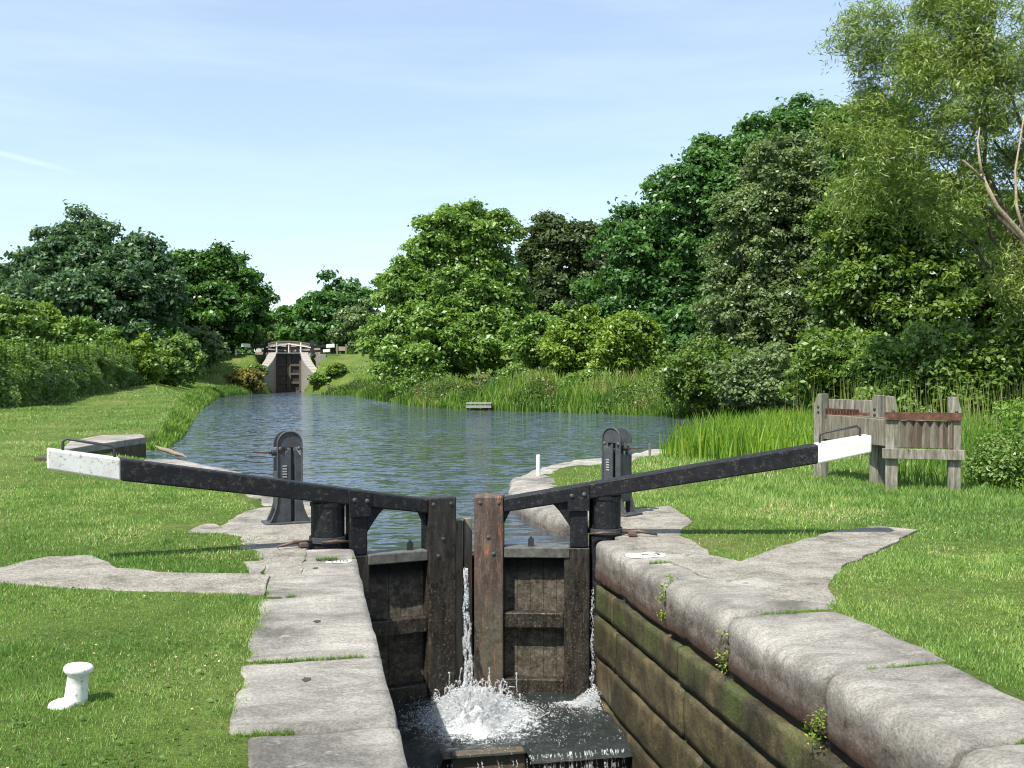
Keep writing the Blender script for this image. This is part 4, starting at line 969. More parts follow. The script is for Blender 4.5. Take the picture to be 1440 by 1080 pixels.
rgw = np.random.default_rng(77); nW = 60000
aw = rgw.uniform(-0.75, 0.75, nW) + YAW; dw_ = rgw.uniform(200, 250, nW); xw = np.sin(aw) * dw_; yw = np.cos(aw) * dw_; hw = 2 + 5.5 * vnoise(aw * 30, aw * 0, 1, 3) + 2.5 * vnoise(aw * 110, aw * 0, 1, 5)
zw = height(xw, yw) + hw * rgw.random(nW) ** 0.7
Vw, Fw = leafmesh(np.stack([xw, yw, zw], 1), norm(rgw.normal(size=(nW, 3)) + [0, -0.3, 0.6]), rgw.uniform(0.4, 1.0, nW), 0.6, rgw)
tag(mesh_np('woodland', Vw, Fw, M['syc'], None, 0.4 + rgw.normal(0, 0.2, nW)), 'low line of distant woods closing the view behind everything', 'woodland', kind='stuff')
# bushes on the left beyond the hedge
for i, (px, py, rx, ry, d, mt, lab) in enumerate(((24, 470, 40, 42, 60, 'hedge', 'dull green bush at the left edge behind the hedge'), (60, 470, 26, 34, 66, 'lime', 'yellow-green bush under the large left tree'), (120, 480, 40, 28, 62, 'ash', 'fresh green bush behind the middle of the hedge'), (190, 505, 26, 26, 62, 'lime', 'bright bush just beyond the right end of the hedge'), (248, 500, 28, 26, 72, 'hedge', 'rounded bush where the towpath passes into shade'), (285, 484, 26, 20, 84, 'olive', 'pale bush top left of the trimmed far hedge'), (228, 510, 18, 22, 66, 'hedge', 'dark low bush casting shade across the towpath'))):
    tr('bush', lab, 'bush', d, px, [(px, py, rx, ry), (px - rx * 0.5, py + ry * 0.6, rx * 0.7, ry * 0.7), (px + rx * 0.5, py + ry * 0.6, rx * 0.7, ry * 0.7)], M[mt], 12000, 0.15, 0.35, 60 + i, trunk_r=0.08, limbs=4, group='bushes on the towpath side')
def hedge(name, label, path, h, wid, n, size, mat, seed, flat=False):
    rng = np.random.default_rng(seed); pts = np.array(path, float); seg = np.linalg.norm(np.diff(pts[:, :2], axis=0), axis=1); cum = np.concatenate([[0], np.cumsum(seg)])
    u = rng.random(n) * cum[-1]
    x = np.interp(u, cum, pts[:, 0]); y = np.interp(u, cum, pts[:, 1]); k = np.clip(np.searchsorted(cum, u) - 1, 0, len(seg) - 1)
    t = norm(np.diff(pts[:, :2], axis=0))[k]; nr = np.stack([t[:, 1], -t[:, 0]], 1)
    a = rng.uniform(0, math.pi, n); bul = 0.8 + 0.5 * vnoise(u, a * 2, 0.9, seed)
    topv = h * (0.85 + 0.32 * vnoise(u, u * 0, 0.35, seed + 2)) if not flat else np.full(n, h)
    e = 0.45 if flat else 0.7
    off = np.sign(np.cos(a)) * np.abs(np.cos(a)) ** e * wid * bul * rng.uniform(0.8, 1.06, n); zz = np.abs(np.sin(a)) ** e * topv * rng.uniform(0.86, 1.03, n)
    low = rng.random(n) < 0.25; zz[low] = rng.uniform(0.02, 0.5, low.sum()) * topv[low]; off[low] = np.sign(off[low]) * wid * rng.uniform(0.6, 1.0, low.sum())
    if not flat:
        bump_ = 0.72 + 0.5 * vnoise(u, zz * 1.5, 1.1, seed + 5) + 0.25 * vnoise(u, zz, 4.0, seed + 6)
        off = off * bump_; zz = zz * (0.85 + 0.3 * vnoise(u, off, 2.2, seed + 7))
        sh = rng.random(n) < 0.16; us = np.round(u[sh] * 7) / 7; k2 = rng.random(sh.sum())
        x[sh] = np.interp(us + 0.02 * rng.normal(size=sh.sum()), cum, pts[:, 0]); y[sh] = np.interp(us, cum, pts[:, 1])
        off[sh] = np.sin(us * 91.7) * wid * 0.9; zz[sh] = topv[sh] * 0.75 + k2 * (0.25 + 0.75 * np.abs(np.sin(us * 57.3)))
    xx = x + nr[:, 0] * off; yy = y + nr[:, 1] * off
    zb = height(xx, yy); cx = float(pts[0, 0]); cyy = float(pts[0, 1]); zc = hz(cx, cyy)
    Pn = np.stack([xx - cx, yy - cyy, zb + zz - zc], 1)
    N = norm(np.stack([nr[:, 0] * np.cos(a), nr[:, 1] * np.cos(a), np.sin(a) + 0.4], 1) + rng.normal(size=(n, 3)) * 0.5)
    V, Fc = leafmesh(Pn, N, size * rng.uniform(0.6, 1.4, n), 0.5, rng)
    root = tag(empty(name, (cx, cyy, zc)), label, 'hedge')
    mesh_np('foliage', V, Fc, mat, root, 0.45 + (vnoise(xx, yy, 0.8, 3) - 0.5) * 0.5 + rng.normal(0, 0.15, n))
    for i in range(0, int(cum[-1] / 1.6)):
        tb = MB()
        q = i * 1.6 + 0.4; bx0, by0 = np.interp(q, cum, pts[:, 0]), np.interp(q, cum, pts[:, 1]); z0 = hz(bx0, by0) - zc
        tb.tube([(bx0 - cx, by0 - cyy, z0 - 0.1), (bx0 - cx + rng.normal() * 0.1, by0 - cyy + rng.normal() * 0.1, z0 + h * 0.5), (bx0 - cx + rng.normal() * 0.3, by0 - cyy + rng.normal() * 0.3, z0 + h * 0.9)], [0.05, 0.035, 0.01], 5)
        tb.build('stem', M['bark'], root)
    return root
hedge('hedge', 'long bushy hedge along the towpath at the left edge', [(-18.2, 24), (-14.9, 36.7), (-12.3, 47), (-11.7, 58), (-11.4, 66)], 2.35, 1.3, 150000, 0.075, M['hedge'], 71)
hedge('hedge', 'low trimmed hedge beside the far lock on the left', [(D(268, 490, 88).x, D(268, 490, 88).y), (D(314, 490, 90).x, D(314, 490, 90).y)], 1.1, 0.6, 9000, 0.12, M['lime'], 72, flat=True)

# ------------------------------------------------------------------ far lock
FX, FY, FZ = -1.83, 95.0, 3.22       # centre line, gate line, coping level
fw = 1.12
fl = tag(empty('far_lock', (FX, FY, 0)), 'distant stone lock with pale curved wing walls at the head of the pound', 'lock')
def wingwall(s):
    mb = MB(); n = 12; prev = None
    for i in range(n + 1):
        t = i / n; x = fw + 3.0 * (t ** 2.3); y = -8.2 * t; z = FZ * (1 - t ** 1.35) + 0.0 * t - 0.1 * t + (0 if t < 1 else 0)
        cur = [(s * x, y, -0.8), (s * (x + 0.75), y, -0.8), (s * (x + 0.75), y, z), (s * x, y, z)]
        if prev:
            v = prev + cur; fs = [(0, 1, 5, 4), (1, 2, 6, 5), (2, 3, 7, 6), (3, 0, 4, 7)]
            if s > 0: fs = [f_[::-1] for f_ in fs]
            mb.add(v, fs)
        prev = cur
    mb.add(prev, [(0, 1, 2, 3)]); mb.build('wing_wall', M['farstone'], fl)
    cp = MB(); 
    for i in range(14):
        t0, t1 = i / 14 + 0.004, (i + 1) / 14 - 0.004
        v = []
        for zz in (0.0, 0.16):
            for (t, o_) in ((t0, -0.06), (t0, 0.62), (t1, 0.62), (t1, -0.06)):
                x = fw + 3.0 * (t ** 2.3); v.append((s * (x + o_), -8.2 * t, FZ * (1 - t ** 1.35) - 0.1 * t + zz))
        if s > 0: v = [v[3], v[2], v[1], v[0], v[7], v[6], v[5], v[4]]
        cp.hexa(v)
    cp.build('coping', M['fcope'], fl)
wingwall(-1); wingwall(1)
MB().box(-fw - 0.9, -fw, 0, 26, -0.8, FZ + 0.12).build('chamber_wall', M['farstone'], fl); MB().box(fw, fw + 0.9, 0, 26, -0.8, FZ + 0.12).build('chamber_wall', M['farstone'], fl)
MB().box(-fw - 0.2, fw + 0.2, 25, 26, -0.8, FZ - 0.3).build('end_wall', M['mud'], fl)
st = MB()
for i in range(7): st.box(fw + 1.3 + i * 0.05, fw + 2.2 + i * 0.12, -0.9 - i * 0.85, -0.1 - i * 0.85, 0, FZ - 0.42 * i)
st.build('steps', M['farstone'], fl)
def far_gate(s, yy, white):
    g = tag(empty('far_lock_gate', (FX + s * fw, FY + yy, FZ), -s * R(14)), '%s gate leaf of the distant lock with a white-ended black beam' % (('left' if s < 0 else 'right') + (' front' if white else ' rear')), 'lock gate', 'gate leaves of the distant lock')
    m = -s
    def bb(x0, x1): return (min(m * x0, m * x1), max(m * x0, m * x1))
    f = MB().box(*bb(0, 0.2), 0, 0.2, -3.4, 0.9).box(*bb(0.97, 1.16), 0, 0.2, -3.4, 0.9)
    for z in (0.05, -0.9, -1.7, -2.5, -3.3): f.box(*bb(0.2, 0.97), 0.01, 0.18, z - 0.2, z)
    f.build('frame', M['rpost'] if s > 0 else M['wood'], g)
    MB().box(*bb(0.2, 0.97), 0.18, 0.23, -3.4, 0.04).build('planking', M['wood'], g)
    T = lambda x: 0.72 - x * 0.07
    b1 = MB().hexa([(m * x, y, T(x) - h_) for h_ in (0.26, 0.0) for (x, y) in (((1.16, 0.0), (-2.5, 0.0), (-2.5, 0.25), (1.16, 0.25)) if s < 0 else ((-2.5, 0.0), (1.16, 0.0), (1.16, 0.25), (-2.5, 0.25)))])
    b1.build('balance_beam', M['black'], g)
    MB().hexa([(m * x, y, T(x) - h_ + (0.015 if h_ == 0 else -0.015)) for h_ in (0.30, 0.0) for (x, y) in (((-2.3, -0.02), (-3.05, -0.02), (-3.05, 0.27), (-2.3, 0.27)) if s < 0 else ((-3.05, -0.02), (-2.3, -0.02), (-2.3, 0.27), (-3.05, 0.27)))]).build('white_end', M['white'], g)
    if white:
        w_ = MB().box(*bb(-0.02, 0.1), -0.06, -0.01, 0.0, 1.05).box(*bb(1.1, 1.2), -0.06, -0.01, 0.0, 1.0)
        w_.hexa([(m * x, y, 1.0 - 0.12 * ((1.2 - x) / 3.0) ** 2 * 6 + z_) for z_ in (-0.09, 0) for (x, y) in (((1.2, -0.07), (-0.9, -0.07), (-0.9, -0.03), (1.2, -0.03)) if s < 0 else ((-0.9, -0.07), (1.2, -0.07), (1.2, -0.03), (-0.9, -0.03)))])
        w_.build('handrail', M['white'], g)
        MB().box(*bb(0, 1.18), -0.35, -0.02, 0.06, 0.13).build('walkway', M['alu'], g)
for yy, wh in ((0.3, True), (22.0, False)):
    for s in (-1, 1): far_gate(s, yy, wh)
def arc_bridge():
    root = tag(empty('footbridge', (FX - 0.6, FY + 27, FZ)), 'low arched pinkish stone bridge across the far end of the distant lock', 'bridge')
    n = 20; W2 = 3.7
    def zc(x): return 1.35 * (1 - (x / W2) ** 2) * 0.45
    pars = [MB(), MB()]; caps = [MB(), MB()]; arch = MB()
    for i in range(n):
        x0, x1 = -W2 + 2 * W2 * i / n, -W2 + 2 * W2 * (i + 1) / n
        for y0, par, cap in ((0, pars[0], caps[0]), (3.0, pars[1], caps[1])):
            par.hexa([(x0, y0, zc(x0) + 0.45), (x1, y0, zc(x1) + 0.45), (x1, y0 + 0.3, zc(x1) + 0.45), (x0, y0 + 0.3, zc(x0) + 0.45), (x0, y0, zc(x0) + 1.25), (x1, y0, zc(x1) + 1.25), (x1, y0 + 0.3, zc(x1) + 1.25), (x0, y0 + 0.3, zc(x0) + 1.25)])
            cap.hexa([(x0, y0 - 0.06, zc(x0) + 1.252), (x1, y0 - 0.06, zc(x1) + 1.252), (x1, y0 + 0.36, zc(x1) + 1.252), (x0, y0 + 0.36, zc(x0) + 1.252), (x0, y0 - 0.06, zc(x0) + 1.4), (x1, y0 - 0.06, zc(x1) + 1.4), (x1, y0 + 0.36, zc(x1) + 1.4), (x0, y0 + 0.36, zc(x0) + 1.4)])
        arch.hexa([(x0, 0.02, (-0.6 if abs(x0) > 1.7 or abs(x1) > 1.7 else 0.2)), (x1, 0.02, (-0.6 if abs(x0) > 1.7 or abs(x1) > 1.7 else 0.2)), (x1, 3.2, -0.6 if abs(x1) > 1.7 else 0.2), (x0, 3.2, -0.6 if abs(x0) > 1.7 else 0.2), (x0, 0.02, zc(x0) + 0.449), (x1, 0.02, zc(x1) + 0.449), (x1, 3.2, zc(x1) + 0.449), (x0, 3.2, zc(x0) + 0.449)])
    for par, cap in zip(pars, caps):
        po = par.build('parapet', M['bridge'], root); cap.build('parapet_coping', M['mudstone'], po)
    arch.build('arch', M['bridge'], root)
M['mudstone'] = m_plain('dull_coping', (0.17, 0.14, 0.11), 0.9)
arc_bridge()
for i, (px, dd, lab) in enumerate(((374, 1.6, 'outer left'), (394, 22.8, 'inner left'), (419, 22.8, 'inner right'), (439, 1.6, 'outer right'))):
    p = D(px, 490, 94 + dd)
    root = tag(empty('far_paddle_gear', (p.x, p.y, FZ)), 'tiny black paddle stand at the distant lock, %s of the four' % lab, 'paddle gear', 'paddle stands of the distant lock')
    h_ = 1.35
    MB().prism([(-0.28, 0), (0.28, 0), (0.19, 0.35), (0.19, h_ - 0.15), (0.12, h_), (-0.12, h_), (-0.19, h_ - 0.15), (-0.19, 0.35)][::-1], -0.1, 0.1).build('frame', M['darkiron'], root)
    MB().tube([(0.1, 0, h_ - 0.2), (0.42, 0, h_ - 0.2)], 0.05, 6).build('spindle', M['darkiron'], root)
# plank rack far left of the lock and far right
p = D(314, 492, 94)
r_ = tag(empty('dark_store_box', (p.x, p.y, hz(p.x, p.y))), 'small dark slatted timber box on the crest left of the distant lock', 'store box')
bxm = MB()
for i in range(6): bxm.box(-0.45 + i * 0.19, -0.45 + i * 0.19 + 0.17, -0.4, 0.4, 0, 0.85)
bxm.build('slats', M['darkslat'] if 'darkslat' in M else M['wood'], r_); MB().box(-0.5, 0.75, -0.46, 0.46, 0.85, 0.93).build('lid', M['wood'], r_)
p = D(332, 494, 92)
o = MB().box(-0.09, 0.09, -0.09, 0.09, -0.1, 0.42).prism([(-0.09, 0.42), (0.09, 0.42), (0, 0.52)][::-1], -0.09, 0.09).build('marker_post', M['white']); o.location = (p.x, p.y, hz(p.x, p.y)); tag(o, 'tiny white marker post on the crest left of the distant lock', 'post')
p = D(480, 490, 98)
r_ = tag(empty('far_plank_rack', (p.x, p.y, hz(p.x, p.y))), 'small plank rack on the crest right of the distant lock', 'plank rack')
MB().box(-0.5, 0.5, -0.3, 0.3, 0.35, 0.75).build('planks', M['bridge'], r_)
for x in (-0.42, 0.42): MB().box(x - 0.07, x + 0.07, -0.38, -0.31, -0.05, 1.0).build('post', M['grey'], r_)

# fishing platform on the far bank
p = P(672, 573, WZ)
p = P(672, 577, WZ)
r_ = tag(empty('fishing_platform', (p[0], p[1] - 0.2, WZ), R(-12)), 'small pale plank fishing platform among the far bank reeds', 'platform')
pl = MB()
for i in range(5): pl.box(-0.6, 0.6, i * 0.2, i * 0.2 + 0.18, 0.30, 0.35)
pl.build('deck', M['alu'], r_); MB().box(-0.6, 0.6, -0.03, 0.0, 0.12, 0.24).build('fascia', M['alu'], r_)
for x in (-0.5, 0.5):
    MB().box(x - 0.05, x + 0.05, 0.0, 0.1, -0.5, 0.299).build('leg', M['mud'], r_)

# stone ledge of the side inlet on the left
q = [P(84, 634, .24), P(128, 625.5, .24), P(205, 614.5, .24), P(200, 610.5, .24), P(142, 612, .24), P(98, 620, .24)]
rt = tag(empty('stone_ledge', (q[1][0], q[1][1], 0)), 'raised pale stone ledge with a dark inner face behind the left beam', 'ledge')
qq = [(x - q[1][0], y - q[1][1]) for x, y in q]
MB().slab(qq, 0.10, 0.24).build('capstone', M['cope'], rt, bevel=0.02)
MB().slab([(qq[0][0], qq[0][1]), (qq[1][0], qq[1][1]), (qq[2][0], qq[2][1]), (qq[2][0] - 0.5, qq[2][1]), (qq[1][0] - 0.5, qq[1][1] + 0.2), (qq[0][0] - 0.5, qq[0][1] + 0.3)], -1.0, 0.099).build('inner_face', M['block'], rt)
o = MB().tube([D(219, 628, 22.6), D(228, 632, 22.3), D(236, 634, 22.0), D(246, 638, 21.6), D(256, 640, 21.3), D(263, 644, 21.1)], [0.025, 0.045, 0.05, 0.045, 0.035, 0.012], 8).tube([D(238, 635, 21.9), D(246, 630, 21.8), D(252, 629, 21.7)], [0.02, 0.014, 0.005], 6).build('fallen_branch', M['bark2'], smooth=True)
tag(o, 'pale fallen branch lying among the plants at the side inlet', 'branch')
# old lifting holes in the left coping, plugged with moss
for i, (hx_, hy_, lab) in enumerate(((445, 878, 'farther'), (430, 959, 'nearest'), (443, 800, 'farthest'))):
    x, y = P(hx_, hy_); n_ = 12
    vs = [(x + (0.022 + 0.006 * math.sin(k * 2.3)) * math.cos(2 * math.pi * k / n_), y + (0.034 + 0.008 * math.sin(k * 1.7)) * math.sin(2 * math.pi * k / n_)) for k in range(n_)]
    hb_ = MB(); hb_.add([(a_, b_, zL(a_, b_) + 0.004) for a_, b_ in vs], [tuple(range(n_))]); hb_.build('lifting_hole', M['moss'], lw)

# ------------------------------------------------------------------ grasses and reeds
def blades(name, x, y, h, wd, lean, mat, rng, tint, z=None, seg=1, **tg):
    n = len(x); z = height(x, y) if z is None else z
    a = rng.uniform(0, 2 * math.pi, n); la = rng.uniform(0, 2 * math.pi, n); l = lean * rng.uniform(0.2, 1, n) * h
    bx, by = np.cos(a) * wd / 2, np.sin(a) * wd / 2; lx, ly = np.cos(la) * l, np.sin(la) * l
    B = np.stack([x, y, z - 0.01], 1)
    if seg == 1:
        V = np.stack([B + np.stack([bx, by, 0 * x], 1), B - np.stack([bx, by, 0 * x], 1), B + np.stack([lx, ly, h], 1)], 1).reshape(-1, 3)
        Fc = np.arange(n * 3).reshape(n, 3)
        o = mesh_np(name, V, Fc, mat, None, tint)
    else:
        o1 = np.stack([bx, by, 0 * x], 1); m1 = B + np.stack([lx * 0.3, ly * 0.3, h * 0.55], 1); m2 = B + np.stack([lx, ly, h * 0.97], 1)
        V = np.stack([B + o1, B - o1, m1 - o1 * 0.9, m1 + o1 * 0.9, m2 - o1 * 0.12, m2 + o1 * 0.12], 1).reshape(-1, 3)
        k = np.arange(n)[:, None] * 6; Fc = np.concatenate([k + [0, 1, 2, 3], k + [3, 2, 4, 5]])
        o = mesh_np(name, V, Fc, mat, None, np.concatenate([tint, tint]))
    return tag(o, **tg)
def lawn():
    rng = np.random.default_rng(5); X = []; Y = []
    for d0, d1, dens in ((3.0, 6.0, 8500), (6.0, 9.0, 4600), (9.0, 14.0, 2100), (14.0, 24.0, 620), (24, 40, 150), (40, 90, 34)):
        half = lambda d: 0.62 * d + 1.0
        area = (d1 - d0) * 2 * half(d1); n = int(area * dens)
        d = rng.uniform(d0, d1, n); r = rng.uniform(-1, 1, n) * half(d1); k = np.abs(r) < half(d); d = d[k]; r = r[k]
        X.append(r * cy + d * sy); Y.append(-r * sy + d * cy)
    x = np.concatenate(X); y = np.concatenate(Y)
    keep = (sdist(x, y, POUND) > 0.12)
    jx = x + (vnoise(x, y, 9, 11) - 0.5) * 0.10; jy = y + (vnoise(x, y, 9, 12) - 0.5) * 0.10
    out = np.hypot(x, y) < 200
    keep &= ~((jx > -0.30) & (jx < 3.47) & (y < 8.93)); keep &= ~((x > -0.2) & (x < 3.4) & (y >= 8.93) & (y < 11.0))
    dl = (sdist(x, y, POUND) < 0.72) & (y > 9) & (y < 20) & ((x < 1) | (x > 2)); keep &= ~dl
    for pv in PAVES: keep &= ~(sdist(jx, jy, pv) < -0.0)
    keep &= ~((vnoise(x, y, 1.1, 51) * 0.7 + vnoise(x, y, 5, 52) * 0.3 > 0.80) & (rng.random(len(x)) < 0.75))
    for pv in (qq,): keep &= ~inpoly(x - q[1][0], y - q[1][1], pv)
    x = x[keep]; y = y[keep]; n = len(x); dist = np.hypot(x, y)
    h = (0.012 + 0.018 * rng.random(n)) * (0.7 + 0.7 * vnoise(x, y, 1.3, 8)) * (1 + dist / 30); wd = 0.0026 + dist * 0.00082
    tuft = (vnoise(x, y, 3.0, 20) > 0.78) & (dist > 3); h[tuft] *= 1.5
    nearR = (x > 5) & (sdist(x, y, [(5, 11.5), (30, 4), (30, 30), (8, 30), (5.5, 16)]) < 0); h[nearR] *= 2.0
    t = 0.34 + (vnoise(x, y, 0.45, 5) - 0.5) * 0.55 + (vnoise(x, y, 2.2, 6) - 0.5) * 0.42 + (vnoise(x, y, 7, 16) - 0.5) * 0.3 + rng.normal(0, 0.17, n)
    dry = rng.random(n) < 0.04 + 0.30 * (vnoise(x, y, 0.8, 15) > 0.7); t[dry] = rng.uniform(0.72, 1.0, dry.sum())
    # worn dry towpath line on the left
    tp = np.abs(x - np.interp(y, [8, 14, 30, 60, 80], [-2.9, -4.4, -7.2, -9.6, -9.0])) < 0.55 * (1 + 0.3 * vnoise(x, y, 0.8, 2)); m = tp & (rng.random(n) < 0.35) & (y > 9); t[m] = rng.uniform(0.72, 0.97, m.sum()); h[tp & (y > 9)] *= 0.7
    blades('grass', x, y, h, wd, 0.75, M['grass'], rng, t, kind='stuff', label='short mown grass of the lawns on both sides of the lock', cat='grass')
lawn()
def clover():
    rng = np.random.default_rng(61); n = 9000; d = rng.uniform(3.5, 16, n); r = rng.uniform(-1, 1, n) * (0.6 * d + 0.5); x = r * cy + d * sy; y = -r * sy + d * cy
    k = (sdist(x, y, POUND) > 1.0) & ~((x > -0.45) & (x < 3.6) & (y < 11.2)) & (vnoise(x, y, 1.6, 71) > 0.55)
    for pv in PAVES: k &= sdist(x, y, pv) > 0.03
    x, y = x[k], y[k]; fl = rng.random(len(x)) < 0.05
    z = height(x, y) + np.where(fl, 0.035, 0.022); N = norm(rng.normal(size=(len(x), 3)) * 0.35 + [0, 0, 1])
    V, Fc = leafmesh(np.stack([x, y, z], 1), N, np.where(fl, 0.008, rng.uniform(0.008, 0.017, len(x))), 0.8, rng)
    tag(mesh_np('clover', V, Fc, M['clover'], None, np.where(fl, 1.0, rng.uniform(0, 0.75, len(x)))), 'patches of clover with a few pale flower heads scattered in the lawns', 'clover', kind='stuff')
clover()
def region(poly, n, rng):
    a = np.array(poly); lo, hi = a.min(0), a.max(0); x = rng.uniform(lo[0], hi[0], n * 4); y = rng.uniform(lo[1], hi[1], n * 4)
    k = inpoly(x, y, poly); return x[k][:n], y[k][:n]
def reeds():
    rng = np.random.default_rng(9)
    # near right bed, from the paddle stand to behind the racks
    bed = [P(925, 645), P(1000, 652), P(1100, 660), (9.6, 17.5), (11.5, 15.5), (17, 17), (20, 28), (17.6, 31.5), (13.4, 28.6), (10.4, 25.2), (8.6, 22.6)]
    x, y = region(bed, 13000, rng); h = rng.uniform(0.5, 1.0, len(x)) * (0.7 + 0.5 * vnoise(x, y, 0.8, 3)) * np.clip((y - 12) / 8 + 0.45, 0.5, 0.85)
    h = h * np.where(x > 10.5 - (y - 17) * 0.0, 0.72, 1.0)
    t = 0.42 + (vnoise(x, y, 1.2, 4) - 0.5) * 0.5 + rng.normal(0, 0.19, len(x))
    blades('reeds', x, y, h, np.full(len(x), 0.024), 0.35, M['reed'], rng, t, z=np.maximum(height(x, y), WZ), seg=2, kind='stuff', label='tall bright green reeds by the water in front of the trees at right', cat='reeds')
    # far bank reed beds
    fb = [(0.5, 85), (1.5, 84), P(500, 558.5, WZ), (3.5, 68), P(560, 568.5, WZ), P(600, 575, WZ), P(640, 577, WZ), P(700, 579, WZ), P(800, 583, WZ), P(900, 587, WZ), P(1000, 592, WZ), (18.2, 35.5), (21, 37), (22, 44), (14, 49), (8.8, 52), (7.2, 62), (6, 78), (2.6, 85)]
    x, y = region(fb, 34000, rng); dw = sdist(x, y, POUND); kk = dw > -0.3; x, y, dw = x[kk], y[kk], dw[kk]; x2, y2 = x, y
    h = rng.uniform(0.35, 1.1, len(x)) * (0.35 + 0.95 * vnoise(x, y, 0.45, 3)) * np.clip(0.75 + dw * 0.12, 0.7, 1.25)
    t = 0.36 + (vnoise(x, y, 0.45, 7) - 0.5) * 0.9 + rng.normal(0, 0.17, len(x)) + np.clip(dw, 0, 4) * 0.09
    pl_ok = (np.abs(x - p_pl[0]) > 0.75) | (y > p_pl[1] + 0.6)
    x, y, h, t = x[pl_ok], y[pl_ok], h[pl_ok], t[pl_ok]
    blades('waterside_plants', x, y, h, np.full(len(x), 0.05), 0.4, M['rough'], rng, t, z=np.maximum(height(x, y), WZ), seg=2, kind='stuff', label='rough waterside grasses and reeds lining the far right bank', cat='reeds')
    # leafy waterside herbs in clumps among the grasses
    x, y = region(fb, 70000, rng); dw = sdist(x, y, POUND); cl = vnoise(x, y, 0.55, 31); kk = (dw > -0.1) & (cl > 0.42) & (dw < 7); x, y, cl, dw = x[kk], y[kk], cl[kk], dw[kk]
    hh = (0.25 + 1.5 * (cl - 0.42)) * (0.8 + 0.9 * vnoise(x, y, 1.6, 4)) * (0.8 + 0.1 * dw)
    zz = np.maximum(height(x, y), WZ) + hh * rng.random(len(x)) ** 0.5
    V, Fc = leafmesh(np.stack([x, y, zz], 1), norm(rng.normal(size=(len(x), 3)) * 0.8 + [0, 0, 0.8]), rng.uniform(0.035, 0.085, len(x)), 0.5, rng)
    hue = vnoise(x, y, 0.3, 12); tt = 0.3 + (hue - 0.5) * 0.5 + rng.normal(0, 0.15, len(x)); fl = (rng.random(len(x)) < 0.35 * (vnoise(x, y, 0.7, 40) > 0.66)); tt[fl] = 1.0
    tag(mesh_np('waterside_herbs', V, Fc, M['herb'], None, tt), 'leafy bank herbs with pinkish flower heads among the far bank grasses', 'plants', kind='stuff')
    # left bank fringe
    P0 = [(-3.2, 22), (-3.5, 30)] + [tuple(v) for v in POUND[10:16]]
    xs_, ys2 = np.array([v[0] for v in P0]), np.array([v[1] for v in P0])
    yy = rng.uniform(25, 88, 16000); xb = np.interp(yy, ys2, xs_); off = rng.uniform(-0.05, 0.7, len(yy))
    xx = xb - off * np.clip(yy / 40, 0.7, 1.4)
    h = rng.uniform(0.06, 0.22, len(xx)) * (1 + (yy > 55)) * (0.6 + 0.8 * vnoise(xx, yy, 0.7, 5)); t = 0.45 + (vnoise(xx, yy, 0.6, 2) - 0.5) * 0.6 + rng.normal(0, 0.15, len(xx))
    blades('bank_grass', xx, yy, h, np.full(len(xx), 0.035), 0.5, M['rough'], rng, t, z=np.maximum(height(xx, yy), WZ), seg=2, kind='stuff', label='long rough grass fringing the water along the towpath', cat='grass')
    # rough growth right of the racks and in front of the trees
    rb = [(8.0, 13.4), (8.9, 12.0), (12, 9.5), (22, 7), (30, 20), (20, 30), (12, 17)]
    x, y = region(rb, 26000, rng); dd = sdist(x, y, [(7.0, 15), (9.1, 11.2), (12, 9), (13, 9), (9, 15.5)])
    h = rng.uniform(0.3, 0.75, len(x)) * (0.5 + 0.8 * vnoise(x, y, 0.7, 13)) * np.clip(0.55 + np.hypot(x - 9, y - 12) * 0.08, 0.5, 1.1)
    t = 0.36 + (vnoise(x, y, 0.9, 4) - 0.5) * 0.5 + rng.normal(0, 0.15, len(x))
    blades('rough_grass', x, y, h, np.full(len(x), 0.02), 0.5, M['rough'], rng, t, seg=2, kind='stuff', label='tall rough grass and nettles right of the plank racks', cat='grass')
    # tall flowering grass stems behind the racks
    x, y = region([(9.5, 16.5), (13.5, 14.5), (19, 22), (13, 27)], 420, rng)
    h = rng.uniform(1.1, 1.7, len(x)); blades('grass_stems', x, y, h, np.full(len(x), 0.012), 0.15, M['rough'], rng, rng.uniform(0.75, 1.0, len(x)), seg=2, kind='stuff', label='thin tall straw-tinted stems rising behind the plank racks', cat='grass')
p_pl = p = P(672, 577, WZ)
reeds()
def ground_bush(name, label, c, r, n, size, mat, seed, group=None):
    x, y = c; z = hz(x, y)
    rng = np.random.default_rng(seed); lob = [(x + rng.normal() * r * 0.4, y + rng.normal() * r * 0.3, z + r * 0.45, r * rng.uniform(0.6, 1), r * rng.uniform(0.5, 0.9), r * rng.uniform(0.4, 0.75)) for _ in range(4)]
    return tree(name, label, 'bush', (x, y, z), lob, mat, n, size, r * 0.25, seed, trunk_r=0.03, limbs=6, group=group)
ground_bush('bramble', 'bramble bush with reddish leaves at the right edge beside the rack', P(1425, 688), 0.62, 9000, 0.030, M['hedge'], 81)
ground_bush('nettle_bush', 'taller nettle bush behind the brambles at the right edge', (10.6, 12.6), 1.0, 15000, 0.036, M['rough'], 82)
ground_bush('yellow_bush', 'yellowing bush at the foot of the distant lock, left side', (D(345, 540, 84).x, D(345, 540, 84).y), 1.1, 5000, 0.13, M['autumn'], 83)
ground_bush('green_bush', 'green bush at the waterline beside the distant lock, right side', (D(452, 545, 86).x, D(452, 545, 86).y), 0.7, 3500, 0.13, M['ash'], 84)
ground_bush('water_plant', 'clump of broad leaves standing in the water by the left bank', (P(272, 648, -0.2)[0], P(272, 648, -0.2)[1]), 0.36, 1500, 0.035, M['ash'], 85)
ground_bush('dock_clump', 'leafy clump on the bank just behind the stone ledge', (P(243, 615)[0] - 0.1, P(243, 615)[1]), 0.75, 4500, 0.04, M['lime'], 86)
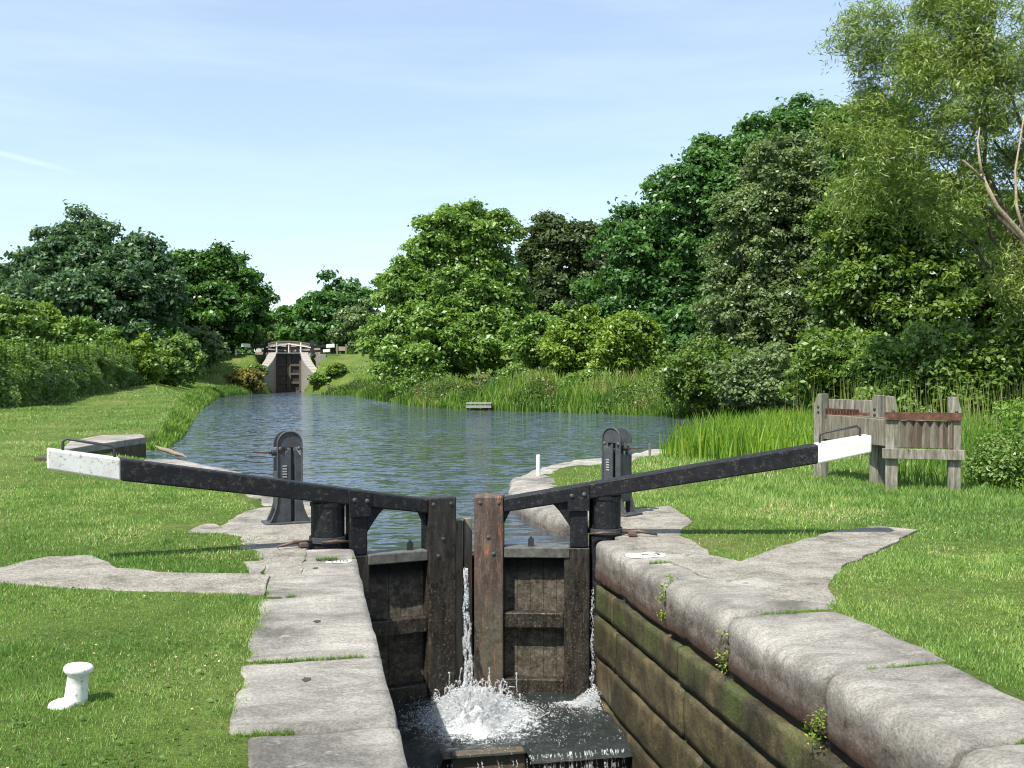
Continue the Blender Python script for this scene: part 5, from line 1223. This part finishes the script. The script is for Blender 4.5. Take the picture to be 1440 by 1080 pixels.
ground_bush('wall_plant', 'dark plants hanging on the left wing wall of the distant lock', (FX - 2.3, 89.6), 0.7, 3000, 0.10, M['hedge'], 87)
ground_bush('wall_plant', 'green plants on the foot of the right wing wall of the distant lock', (FX + 4.2, 87.2), 0.6, 3000, 0.10, M['lime'], 88)
for i, (px, py, r_, lab) in enumerate(((590, 548, 1.6, 'left'), (725, 552, 1.3, 'middle'), (830, 556, 1.2, 'right of middle'), (960, 560, 1.5, 'right'))):
    c = P(px, py + 16, 0.0); c = (c[0] * 1.06, c[1] * 1.06)
    ground_bush('bank_shrub', 'low shrub among the far bank reeds, %s of the four' % lab, c, r_ * 0.8, 5000, 0.08, M['hedge'] if i % 2 else M['ash'], 90 + i, 'low shrubs along the far bank')
def weeds(name, label, pts, seed, size=0.012, n=160, sp=0.05):
    rng = np.random.default_rng(seed); P_ = np.array(pts)[rng.integers(0, len(pts), n)] + rng.normal(0, sp, (n, 3)); c = np.array(pts[0])
    V, Fc = leafmesh(P_ - c, norm(rng.normal(size=(n, 3)) + [0, 0, 1]), size * rng.uniform(0.6, 1.3, n), 0.5, rng)
    o = mesh_np(name, V, Fc, M['lime'], None, rng.uniform(0.2, 1, n)); o.location = c; return tag(o, label, 'weed', 'weeds growing out of the right coping joints')
weeds('weed', 'small weed in the coping joint nearest the right number patch', [(XR - 0.01, 7.43, -0.03), (XR + 0.05, 7.43, 0.015), (XR - 0.02, 7.43, -0.12), (XR - 0.02, 7.43, -0.25)], 1, n=170, sp=0.022)
weeds('weed', 'trailing weed in the second right coping joint from the gate', [(XR - 0.0, 6.29, -0.12), (XR - 0.02, 6.3, -0.25), (XR - 0.01, 6.28, -0.33)], 2, n=90, sp=0.02)
weeds('weed', 'leafy weed hanging below the third right coping joint from the gate', [(XR - 0.03, 4.95, -0.22), (XR - 0.05, 4.98, -0.28), (XR - 0.03, 5.0, -0.34)], 3, n=150, sp=0.028)
def joint_grass():
    rng = np.random.default_rng(33); X = []; Y = []
    for (x0, x1, y0, slope) in ((-0.33, 0.2, 4.64, 0), (-0.3, 0.3, 5.8, 0), (-0.3, -0.1, 7.46, 0), (2.95, 3.45, 5.0, 0.05), (2.9, 3.4, 6.28, 0.05), (3.0, 3.45, 3.88, 0.05), (2.95, 3.4, 8.62, 0), (2.8, 3.1, 8.2, 0), (0.05, 0.38, 8.92, 0)):
        n = int(900 * abs(x1 - x0)); x = rng.uniform(x0, x1, n); k = vnoise(x, x * 0 + y0, 7, 3) > 0.4; X.append(x[k]); Y.append((y0 + (x - XR) * slope + rng.normal(0, 0.010, n))[k])
    x = np.concatenate(X); y = np.concatenate(Y); n = len(x)
    blades('joint_grass', x, y, rng.uniform(0.015, 0.04, n), np.full(n, 0.006), 0.8, M['rough'], rng, rng.uniform(0.2, 0.8, n), z=np.zeros(n) - 0.005, kind='stuff', label='little tufts of grass in the joints of the coping stones', cat='grass')
joint_grass()
